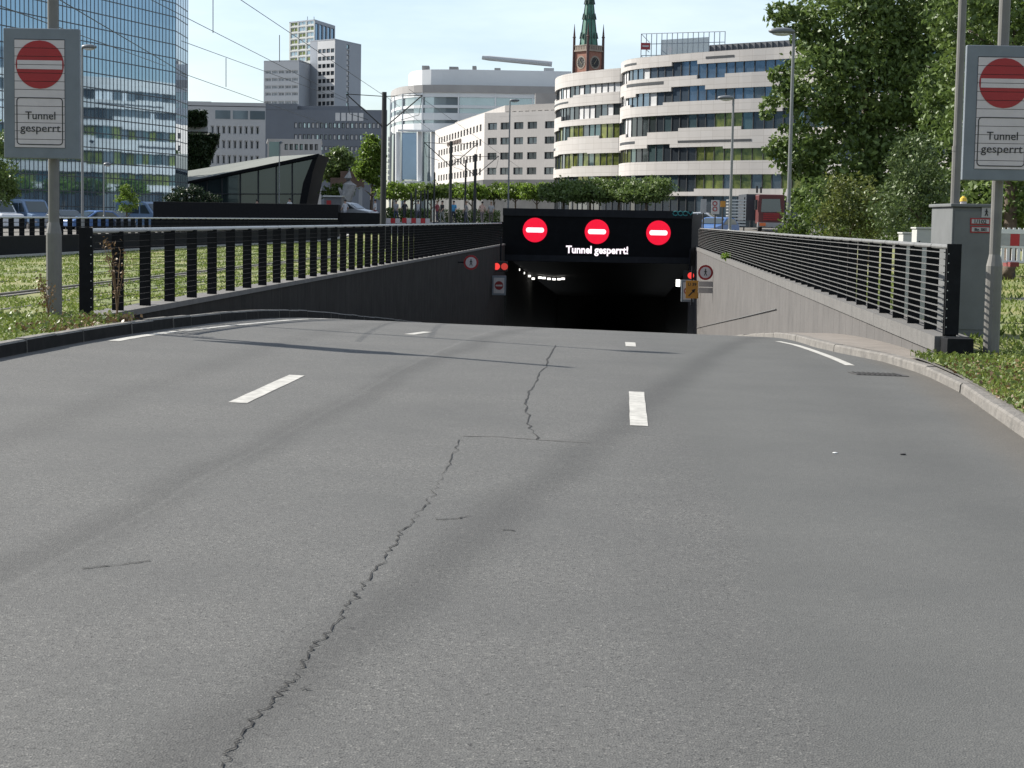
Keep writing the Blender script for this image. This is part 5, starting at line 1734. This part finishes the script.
wire(60, 0, 187, 75, 30, 50, 'overhead tram wire slanting down across the tower glass')
wire(0, 6, 165, 66, 28, 60, 'thin lower wire crossing behind the left sign')
mb = MB()
for px, pa, pb, Y in ((213, -60, 33, 52), (279.5, 35, 62, 58), (226, 58, 87, 60)):
    mb.tube([P(px, pa, Y), P(px, pb, Y)], .012, 4)
tag(mb.build('dropper_wires', WIRE), 'thin vertical hanger wires between the overhead tram wires', 'wire', 'overhead tram wires')
wire(384, 95, 470, 160, 86, 150, 'overhead tram wire beyond the near mast')
wire(413, 92, 520, 168, 86, 150, 'overhead tram wire on the right beyond the near mast')

LAMPP = mat('lamp_pole_grey', (.20, .205, .205), .5, .1, 3, metal=.3)
def lamp(px, Y, ptop, hx, r, label, arm=.5, px_top=None):
    b = base(px, Y); z1 = hgt(ptop, px, Y)
    t = thing('street_lamp', label, 'street lamp', b, 'street lamps')
    mb = MB(); mb.tube([b, (b[0], Y, b[2] + 1.2), (b[0], Y, b[2] + 1.25), (b[0], Y, z1)], [r*1.5, r*1.5, r, r*.7], 10); mb.build('pole', LAMPP, t)
    mb = MB()
    hxw = hx * Y / F
    c = Vector((b[0] + hxw*.5, Y, z1 + .06))
    mb.ball(c, (abs(hxw)*.56, .26, .13), 14, 8)
    mb.build('lamp_head', mat('lamp_head_grey', (.13, .14, .15), .45, .1, 2), t, smooth=True)
    mb = MB(); mb.ball(c - Vector((0, 0, .07)), (abs(hxw)*.42, .2, .10), 12, 6)
    mb.build('lens', mat('lamp_lens', (.55, .57, .58), .3, .05, 2), t, smooth=True)
    return t
lamp(730, 101, 99, -15, .085, 'slim grey street lamp in front of the middle of the white building')
lamp(788, 66, 33, -24, .075, 'taller grey street lamp against the edge of the big tree')
lamp(508, 165, 101, 9, .08, 'slim street lamp in front of the beige office block')
lamp(82.5, 92, 48, 14, .07, 'pale street lamp partly hidden by the left closed-tunnel sign')
lamp(279, 175, 143, 3, .06, 'thin pale lamp post in front of the wedge pavilion')
lamp(104, 128, 165, 7, .05, 'short lamp post before the lower tower glass')
x = X(954, 29.5)
t = thing('tall_post', 'tall bare grey post rising out of the picture behind the cabinet', 'post', (x, 29.5, 0.02))
mb = MB(); mb.tube([(x, 29.5, 0), (x, 29.5, 2.9)], .075, 12); mb.tube([(x, 29.5, 2.9), (x, 29.5, 9)], .066, 12); mb.build('pole', POLE, t)
mb = MB(); mb.tube([(x, 29.5, 2.86), (x, 29.5, 2.94)], .08, 12); mb.build('collar', POLE, t)
# unseen lamp post added left of the frame to cast the long road shadow
t = thing('street_lamp', 'unseen street lamp added on the lawn so its long shadow crosses the carriageway', 'street lamp', (-10.3, 31.2, .22), 'street lamps')
mb = MB(); mb.tube([(-10.3, 31.2, .2), (-10.3, 31.2, 9.6)], [.08, .05], 10); mb.build('pole', LAMPP, t)  # pole of the added unseen lamp
mb = MB(); mb.ball((-10.0, 31.2, 9.65), (.45, .2, .1), 12, 6); mb.build('lamp_head', mat('lamp_head_grey', (.13, .14, .15), .45), t)  # head of the added unseen lamp

# ------------------------------------------------------------------ control cabinet and boxes behind the right railing
CAB = mat('cabinet_grey', (0.125, 0.13, 0.13), .6, .12, 2, bump=.05, spec=.3)
c0 = P(952, 205, 28.0)
cx0, cx1, cy0, cy1, cz1 = X(952, 28), X(952, 28) + .68, 28.0, 29.4, hgt(207, 960, 28)
t = thing('control_cabinet', 'tall grey steel control cabinet at the end of the right railing', 'cabinet', ((cx0+cx1)/2, 28.7, 0))
mb = MB(); mb.box(cx0, cx1, cy0, cy1, -.05, cz1); mb.build('housing', CAB, t, bevel=.012)
mb = MB(); mb.box(cx0-.04, cx1+.04, cy0-.05, cy1+.05, cz1+.002, cz1+.05); mb.build('roof', CAB, t, bevel=.01)
mb = MB(); mb.box(cx0+.03, cx1-.03, cy0-.012, cy0-.003, .12, cz1-.06); mb.build('door', CAB, t, bevel=.004)
def plate(px, py, w, h, body=None, th=.06, nm='plate'):
    c = P(px, py, cy0-.03)
    mb = MB(); mb.box(c.x-w/2, c.x+w/2, cy0-.026, cy0-.014, c.z-h/2, c.z+h/2); f = mb.build(nm, RED, t)
    mb = MB(); mb.box(c.x-w/2+.018, c.x+w/2-.018, cy0-.032, cy0-.027, c.z-h/2+.018, c.z+h/2-.018); mb.build('face', mat('plate_face', (.34, .33, .33), .5), f)
    if body: text_obj('lettering', body, INK, t, c.x, cy0-.034, c.z-th/2, w*.6, th, bold=.02)
    return c
plate(980.5, 221.5, .30, .10, '1/102', .055)
plate(980.5, 229.5, .30, .10, 'Bhg. 3803', .045)
c = P(986.5, 212.5, cy0-.03)
mb = MB(); mb.box(c.x-.07, c.x+.07, cy0-.026, cy0-.014, c.z-.075, c.z+.075); mb.build('pictogram_plate', mat('plate_face', (.34, .33, .33), .5), t)
mb = MB(); stick_man(mb, c, .07, cy0-.034); mb.build('pictogram', INK, t)
c = P(963.5, 199.5, 28.4)
t2 = thing('beacon_cap', 'yellow warning lamp sitting on top of the tall cabinet', 'warning lamp', (c.x, 28.4, cz1+.05))
mb = MB(); mb.tube([(c.x, 28.4, cz1+.052), (c.x, 28.4, cz1+.09)], .05, 10); mb.build('foot', WHITE, t2)
mb = MB(); mb.tube([(c.x, 28.4, cz1+.09), (c.x, 28.4, cz1+.14), (c.x, 28.4, cz1+.17)], [.06, .05, .015], 12); mb.build('lens', mat('lens_yellow', (.62, .40, .03), .4), t2)
BOXW = mat('box_pale', (.40, .40, .37), .6, .1, 2)
for px0, px1, pt_, Y, labl in ((903.5, 920, 234, 33, 'low pale junction box behind the right railing, the lower of two'), (917, 932, 229, 31.6, 'pale junction box beside the tall cabinet, the higher of two')):
    xa, xb = X(px0, Y), X(px1, Y); zt_ = hgt(pt_, px0, Y)
    t = thing('junction_box', labl, 'junction box', ((xa+xb)/2, Y, 0))
    mb = MB(); mb.box(xa, xb, Y, Y+.4, 0, zt_); mb.build('housing', BOXW, t, bevel=.01)
    mb = MB(); mb.box(xa-.02, xb+.02, Y-.02, Y+.42, zt_+.002, zt_+.03); mb.build('lid', BOXW, t, bevel=.006)
    mb = MB(); mb.box(xa+.04, xa+.06, Y-.012, Y-.002, zt_-.3, zt_-.2); mb.build('latch', INK, t)

# red and white barrier on the right
def barrier(px, Y, pb, label, n=1):
    o = P(px, pb, Y); x0 = o.x; z0 = o.z; W = 2.0; H = 1.02
    t = thing('construction_barrier', label, 'barrier', (x0 + W/2, Y, z0), 'red and white site barriers')
    mb = MB()
    k = 0
    for i in range(14):
        a = x0 + W*i/14
        mb.box(a+.02, a+.105, Y, Y+.03, z0+.12, z0+.50)
    for a, b in ((.08, .14), (.48, .53), (.86, .98)): mb.box(x0, x0+W, Y-.008, Y+.038, z0+a, z0+b)
    for i in range(14): mb.box(x0+W*i/14+.03, x0+W*i/14+.10, Y, Y+.03, z0+.98, z0+H)
    mb.build('fence_panel', mat('barrier_white', (.62, .62, .62), .5, .05, 3), t)
    mb = MB(); mb2 = MB()
    for i in range(8):
        (mb if i % 2 else mb2).box(x0+W*i/8, x0+W*(i+1)/8-.002, Y-.004, Y+.034, z0+.535, z0+.855)
    mb.build('red_field', mat('barrier_red', (.38, .015, .02), .5, .05, 3), t); mb2.build('grey_field', mat('barrier_grey', (.33, .33, .33), .5), t)
    for q in (.3, 1.7):
        mb = MB(); mb.box(x0+q-.12, x0+q+.12, Y-.35, Y+.38, z0-.02, z0+.10); mb.build('foot', mat('barrier_foot', (.16, .03, .03), .8), t)
barrier(1000, 50, 265.5, 'red and white plastic barrier right of the tall cabinet')
for px, lb in ((372, 'low red and white barrier board right at the foot of the near tram mast'), (402, 'low red and white barrier board between the masts')):
    o = P(px, 221.5, 131)
    t = thing('barrier_board', lb, 'barrier', (o.x, 131, o.z - .3), 'low red and white boards on the plaza')
    mb = MB(); mb2 = MB()
    for i in range(6): (mb if i % 2 else mb2).box(o.x+.33*i, o.x+.33*(i+1)-.01, 131, 131.05, o.z-.1, o.z+.25)
    mb.build('white_field', WHITE, t); mb2.build('red_field', mat('barrier_red', (.38, .015, .02), .5), t)
    mb = MB(); 
    for q in (.3, 1.7): mb.box(o.x+q-.04, o.x+q+.04, 131.05, 131.1, o.z-.6, o.z+.1)
    mb.build('leg', INK, t)

# ------------------------------------------------------------------ vehicles
TYRE = mat('tyre_rubber', (.015, .015, .016), .9)
RIM = mat('rim_alloy', (.35, .35, .36), .35, .1, 4, metal=.6)
CARG = glass_mat('car_glass', (.06, .08, .09), .05, .4)
def car(x, y, z, ry, paint, label, van=False, group=None):
    t = thing('parked_van' if van else 'parked_car', label, 'van' if van else 'car', (0, 0, 0), group)
    if van: L, Wd = 5.0, 1.95; prof = [(0,.35),(0,1.0),(.08,1.25),(.95,1.35),(1.75,2.25),(2.2,2.38),(4.85,2.38),(5.0,2.2),(5.0,.35)]
    else: L, Wd = 4.2, 1.75; prof = [(0,.32),(0,.72),(.15,.82),(1.15,.98),(1.95,1.44),(2.4,1.5),(3.3,1.45),(4.05,1.02),(4.2,.9),(4.2,.32)]
    mb = MB(); mb.extrude([(px-L/2, -Wd/2, pz) for px, pz in prof], (0, Wd, 0)); mb.build('body', paint, t, bevel=.06)
    if van: wins = [[(1.35,1.42),(1.85,2.1),(2.35,2.1),(2.35,1.42)], [(2.5,1.42),(2.5,2.1),(3.5,2.1),(3.5,1.42)]]
    else: wins = [[(1.4,1.0),(2.0,1.38),(2.55,1.40),(2.55,1.0)], [(2.65,1.0),(2.65,1.40),(3.25,1.36),(3.75,1.02)]]
    for s in (-1, 1):
        for wv in wins:
            mb = MB(); mb.extrude([(px-L/2, s*(Wd/2+.004), pz) for px, pz in wv], (0, s*.01, 0)); mb.build('window', CARG, t)
    ws = [(1.0,1.39),(1.7,2.2)] if van else [(1.25,1.03),(1.88,1.40)]
    mb = MB(); (a, za), (b, zb) = ws
    mb.face([(a-L/2-.03, -Wd*.42, za+.03), (a-L/2-.03, Wd*.42, za+.03), (b-L/2-.03, Wd*.40, zb+.03), (b-L/2-.03, -Wd*.40, zb+.03)]); mb.build('windscreen', CARG, t)
    for wx in ((.85, 4.05) if van else (.8, 3.4)):
        for s in (-1, 1):
            mb = MB(); mb.disc((wx-L/2, s*(Wd/2-.2) if s > 0 else -Wd/2+.0-.01, .33), .33, 'y', 20, .21); wo = mb.build('wheel', TYRE, t)
            mb = MB(); mb.disc((wx-L/2, s*(Wd/2+.015) if s > 0 else -Wd/2-.03, .33), .2, 'y', 14, .015); mb.build('rim', RIM, wo)
    for s in (-1, 1):
        mb = MB(); mb.box(-L/2-.01, -L/2+.06, s*Wd*.38-.12, s*Wd*.38+.12, .62, .76); mb.build('headlight', WHITE, t)
    t.location = (x, y, z); t.rotation_euler = (0, 0, ry); t['_w'] = (x, y, z)
    return t
PB = mat('paint_blue', (.06, .13, .30), .3, .05, 2); PLB = mat('paint_light_blue', (.15, .22, .33), .3, .05, 2); PW = mat('paint_white', (.62, .63, .65), .3, .04, 2); PD = mat('paint_dark', (.04, .05, .07), .3, .05, 2); PS = mat('paint_silver', (.40, .41, .42), .3, .05, 2, metal=.4)
def put(px, Y, extra=0): 
    x = X(px, Y); return x, Y, gH(x, Y) + extra
car(*put(30, 142, -.2), R(130), PLB, 'light blue panel van parked at the left before the tower', van=True)
car(*put(-6, 140, -.2), R(140), PW, 'white van cut off by the left picture edge', van=True)
car(*put(66, 135), R(125), PD, 'dark parked car just right of the left sign pole')
car(*put(92, 134), R(45), PB, 'blue parked car beside the thin lamp post')
car(*put(112, 136), R(130), PD, 'dark parked car left of the small round tree')
car(*put(147, 150, -.2), R(150), PLB, 'light blue van parked right of the small round tree', van=True)
car(*put(351, 150), R(160), PS, 'silver parked car beyond the black headwall left of the tram mast')
car(*put(706, 136), R(165), PW, 'white parked car just right of the portal')
car(*put(716, 128), R(60), PB, 'dark blue car parked by the right railing beside the white van')

# truck seen from the front at the construction site
p = P(770, 226, 140)
TRD = mat('truck_red', (.085, .014, .013), .5, .15, 2)
z = gH(p.x, 140)
t = thing('truck', 'dark red truck facing the camera behind the right railing', 'truck', (p.x, 140, z))
def tz(py): return hgt(py, 770, 140)
mb = MB(); mb.box(X(758, 140), X(784, 140), 140, 142.2, tz(224), tz(194.5)); mb.build('cab', TRD, t, bevel=.08)
mb = MB(); mb.extrude([P(761, 212, 139.98), P(781, 212, 139.98), P(780, 199, 139.98), P(762, 199, 139.98)], (0, .01, 0)); mb.build('windscreen', CARG, t)
mb = MB()
for k in range(4): mb.box(X(763, 140), X(779, 140), 139.95, 139.985, tz(214.5 + k*1.9), tz(213.4 + k*1.9))
mb.build('grille', RED, t)
mb = MB(); mb.box(X(757, 140), X(785, 140), 139.7, 139.97, tz(227), tz(222.5)); mb.build('bumper', mat('bumper_grey', (.25, .25, .25), .6), t)
mb = MB(); mb.box(X(759, 140), X(765, 140), 139.6, 139.69, tz(226), tz(223)); mb.build('marker_plate', mat('orange_plate', (.55, .13, .03), .5), t)
for px in (756, 786):
    mb = MB(); mb.box(X(px-1.2, 140), X(px+1.2, 140), 140.1, 140.3, tz(210), tz(200)); mb.build('mirror', INK, t)
for px in (760.5, 781.5):
    mb = MB(); mb.disc((X(px, 140)-.15, 140.6, z+.5), .5, 'x', 18, .3); mb.build('wheel', TYRE, t)
mb = MB(); mb.box(X(744, 143), X(757, 143), 142, 147, z+.8, tz(194)); mb.build('load_box', mat('skip_dark', (.03, .035, .045), .6), t)
mb = MB(); mb.tube([P(757, 193, 141), P(757, 186, 141)], .08, 6); mb.tube([P(761, 193, 141), P(761, 187, 141)], .08, 6); mb.build('exhaust', INK, t)
# striped rack of sheet piles, notice boards
xa, xb = X(729, 133), X(744, 133)
t = thing('storage_rack', 'ribbed grey steel rack beside the red truck', 'rack', (xa, 133, gH(xa, 133)))
mb = MB()
for q in (0, .5, 1): mb.box(lerp(xa, xb, q)-.04, lerp(xa, xb, q)+.04, 133, 133.1, 1, hgt(197, 735, 133))
mb.build('upright', INK, t)
mb = MB()
for k in range(9): mb.box(xa-.1, xb+.1, 132.9, 134.2, hgt(199.5+k*3.1, 735, 133)-.11, hgt(199.5+k*3.1, 735, 133))
mb.build('shelf_bar', PS, t)
def board(px0, px1, pt_, pb, Y, m_, label, cat='sign board'):
    a, b = X(px0, Y), X(px1, Y)
    t = thing('notice_board', label, cat, ((a+b)/2, Y, gH((a+b)/2, Y)))
    mb = MB(); mb.box(a, b, Y, Y+.05, hgt(pb, px0, Y), hgt(pt_, px0, Y)); mb.build('board', m_, t)
    mb = MB(); mb.tube([((a+b)/2, Y+.1, gH(a, Y)), ((a+b)/2, Y+.1, hgt(pt_, px0, Y))], .05, 6); mb.build('post', INK, t)
    return t
GB = mat('board_grey', (.30, .30, .30), .5)
t = board(700.5, 706, 199, 213, 120, GB, 'grey back of a notice board just right of the portal corner')
t = board(711, 719, 200, 214, 121, mat('board_pale', (.42, .41, .40), .5), 'pale notice board with two red ringed symbols')
for k in (0, 1):
    c = P(715, 203.5 + 5.5*k, 120.98); mb = MB(); ring(mb, c, .10, .16, 120.985); mb.build('ring_symbol', RED, t)
board(720, 725, 201, 207, 122, mat('detour_orange', (.42, .19, .02), .5), 'small orange board left of the ribbed rack')

# things on the plaza left of the portal
x = X(332, 146)
t = thing('kiosk', 'small dark kiosk with a red panel beyond the black headwall', 'kiosk', (x, 146, gH(x, 146)))
mb = MB(); mb.box(X(324, 146), X(341, 146), 146, 149, 1, hgt(197, 332, 146)); mb.build('body', mat('kiosk_grey', (.10, .10, .105), .6), t)
mb = MB(); mb.box(X(323, 146), X(342, 146), 145.8, 149.2, hgt(197, 332, 146)+.01, hgt(195.5, 332, 146)); mb.build('roof', PS, t)
mb = MB(); mb.box(X(326.5, 146), X(331, 146), 145.95, 145.99, hgt(205, 332, 146), hgt(200.5, 332, 146)); mb.build('red_panel', RED, t)
x = X(347, 168)
t = thing('sculpture', 'pale weathered monument column between kiosk and trees', 'monument', (x, 168, gH(x, 168)))
mb = MB(); mb.tube([(x, 168, 1.1), (x-.1, 168, 3.2), (x+.25, 168, 4.6), (x+.05, 168, 5.2), (x+.2, 168, hgt(168, 347, 168))], [.75, .5, .6, .35, .1], 8); 
mb.tube([(x-.3, 168, 3.4), (x-.75, 168, 4.3)], [.25, .12], 6); mb.build('figure', mat('monument_stone', (.30, .29, .28), .8, .3, 2), t)
t = thing('canopy_building', 'low building with a brown flat canopy roof under the trees', 'building', (X(350, 225), 225, 1.2))
mb = MB(); mb.prism([bxy(330, 225), bxy(364, 225), bxy(364, 235), bxy(330, 235)], hgt(186, 350, 225), hgt(178, 350, 225)); mb.prism([bxy(340, 226), bxy(362, 226), bxy(362, 234), bxy(340, 234)], hgt(178, 350, 225), hgt(171, 350, 225)); mb.build('roof', mat('canopy_brown', (.11, .075, .06), .8, .2, 1), t)
mb = MB()
for px in (333, 345, 360): mb.box(X(px, 225)-.2, X(px, 225)+.2, 225.2, 225.6, 1, hgt(186, 350, 225))
mb.build('column', T_GR, t)
# black bollard posts
for i, (px, pt_, Y, w) in enumerate([(411, 193, 134, 'first from the left'), (415.5, 188, 133, 'tallest at the left end'), (420.5, 191, 136, 'third from the left'), (424.5, 189, 135, 'fourth from the left'), (427.5, 190, 137, 'fifth from the left'), (434, 172, 138, 'rising above the clipped trees')]):
    b = base(px, Y)
    mb = MB(); z1 = hgt(pt_, px, Y)
    mb.tube([b, (b[0], Y, z1-.1), (b[0], Y, z1)], [.07, .06, .03], 8)
    tag(mb.build('post', MASTC), 'slim black post on the plaza, ' + w, 'post', 'slim black posts on the plaza')

# ------------------------------------------------------------------ people on the plaza
SKIN = mat('skin', (.36, .22, .16), .6, .08, 4)
HAIRS = [mat('hair_dark', (.02, .015, .012), .7), mat('hair_fair', (.20, .13, .07), .7)]
def cloth(c): return mat('cloth_%03d_%03d_%03d' % tuple(int(v*255) for v in c), c, .9, .15, 5)
def person(px, Y, shirt, trousers, label, face=0.0, stride=.18, arm=.25, hair=0, bag=None):
    x = X(px, Y); z = gH(x, Y)
    t = thing('person', label, 'person', (x, Y, z))
    V = [(0,0,.95),(0,0,1.12),(0,0,1.38),(0,0,1.50),(0,.0,1.60),(0,0,1.74),
         (.09,0,.90),(.10,stride*.5,.50),(.10,stride*.8-.08,.06),(.10,stride*.8+.12,.03),
         (-.09,0,.90),(-.10,-stride*.35,.50),(-.10,-stride-.06,.06),(-.10,-stride+.12,.03),
         (.19,0,1.42),(.25,-.05-arm*.3,1.15),(.24,.12-arm*.2,.92),(.24,.16-arm*.2,.84),
         (-.19,0,1.42),(-.25,.02+arm*.2,1.15),(-.24,.16+arm*.3,.95),(-.24,.20+arm*.3,.87)]
    E = [(0,1),(1,2),(2,3),(3,4),(4,5),(0,6),(6,7),(7,8),(8,9),(0,10),(10,11),(11,12),(12,13),(2,14),(14,15),(15,16),(16,17),(2,18),(18,19),(19,20),(20,21)]
    Rr = [.145,.135,.15,.06,.085,.075,.095,.065,.045,.035,.095,.065,.045,.035,.06,.045,.036,.03,.06,.045,.036,.03]
    me = bpy.data.meshes.new('body'); me.from_pydata(V, E, [])
    o = bpy.data.objects.new('body', me); COL.objects.link(o)
    sk = o.modifiers.new('skin', 'SKIN'); 
    if not me.skin_vertices: 
        bm_ = __import__('bmesh').new(); bm_.from_mesh(me); bm_.verts.layers.skin.verify(); bm_.to_mesh(me); bm_.free()
    for sv, r in zip(me.skin_vertices[0].data, Rr): sv.radius = (r, r)
    me.skin_vertices[0].data[0].use_root = True
    ss = o.modifiers.new('sub', 'SUBSURF'); ss.levels = 1; ss.render_levels = 1
    dg = bpy.context.evaluated_depsgraph_get(); dg.update()
    m2 = bpy.data.meshes.new_from_object(o.evaluated_get(dg))
    bpy.data.objects.remove(o)
    m2.materials.clear()
    for k in (SKIN, cloth(shirt), cloth(trousers)): m2.materials.append(k)
    for p_ in m2.polygons:
        c = p_.center
        p_.material_index = 0 if c.z > 1.47 or (abs(c.x) > .20 and c.z < 1.18) else (1 if c.z > .94 else 2)
        p_.use_smooth = True
    o = bpy.data.objects.new('body', m2); COL.objects.link(o); o.parent = t
    hm = MB(); hm.ball((x, Y-.02, z+1.70), (.098, .11, .09), 10, 6); h = hm.build('hair', HAIRS[hair], t, smooth=True)
    if bag:
        mb = MB(); mb.box(x-.16, x+.16, Y-.28, Y-.14, z+1.02, z+1.42); mb.build('backpack', cloth(bag), t, bevel=.03)
    t.rotation_euler = (0, 0, face)
    return t
person(396, 152, (.30,.30,.30), (.05,.06,.10), 'person in a pale shirt walking right of the near tram mast', 2.6)  # pale tops near the masts toned down in colour for tree shade
person(404.5, 150, (.03,.03,.035), (.03,.03,.04), 'person dressed in black among the plaza posts', .8)
person(418, 148, (.36,.36,.36), (.08,.08,.11), 'person in a white top beside the tallest thin post', 3.0)
person(437, 150, (.25,.06,.06), (.04,.04,.06), 'person in a dark red top behind the thin posts', 1.2, hair=1)
person(442, 146, (.03,.03,.03), (.22,.22,.20), 'person in a black top and pale trousers', 2.2)
person(453.5, 149, (.06,.24,.42), (.03,.03,.04), 'person in a bright blue jacket at the second tram mast', 2.8)
person(466, 147, (.26,.25,.24), (.08,.08,.10), 'person in a cream top left of the third mast', 1.5, hair=1)
person(482, 150, (.45,.30,.24), (.18,.15,.14), 'person in a salmon top right of the masts', .4)
person(491, 151, (.34,.33,.32), (.12,.10,.09), 'person in a white shirt near the portal corner', 2.9, hair=1)
person(289.5, 150, (.55,.55,.55), (.20,.20,.22), 'person in white standing above the black headwall', 1.0)
person(257, 150, (.50,.50,.50), (.05,.05,.06), 'person in a pale top before the pavilion', .3)
person(336, 152, (.55,.55,.55), (.06,.06,.08), 'person in a white top at the kiosk', 2.0)
person(375, 150, (.55,.54,.52), (.25,.05,.05), 'person in white with red trousers left of the near mast', 2.0)
person(345, 143, (.45,.45,.47), (.30,.30,.33), 'person in grey beside the parked silver car', 1.0)
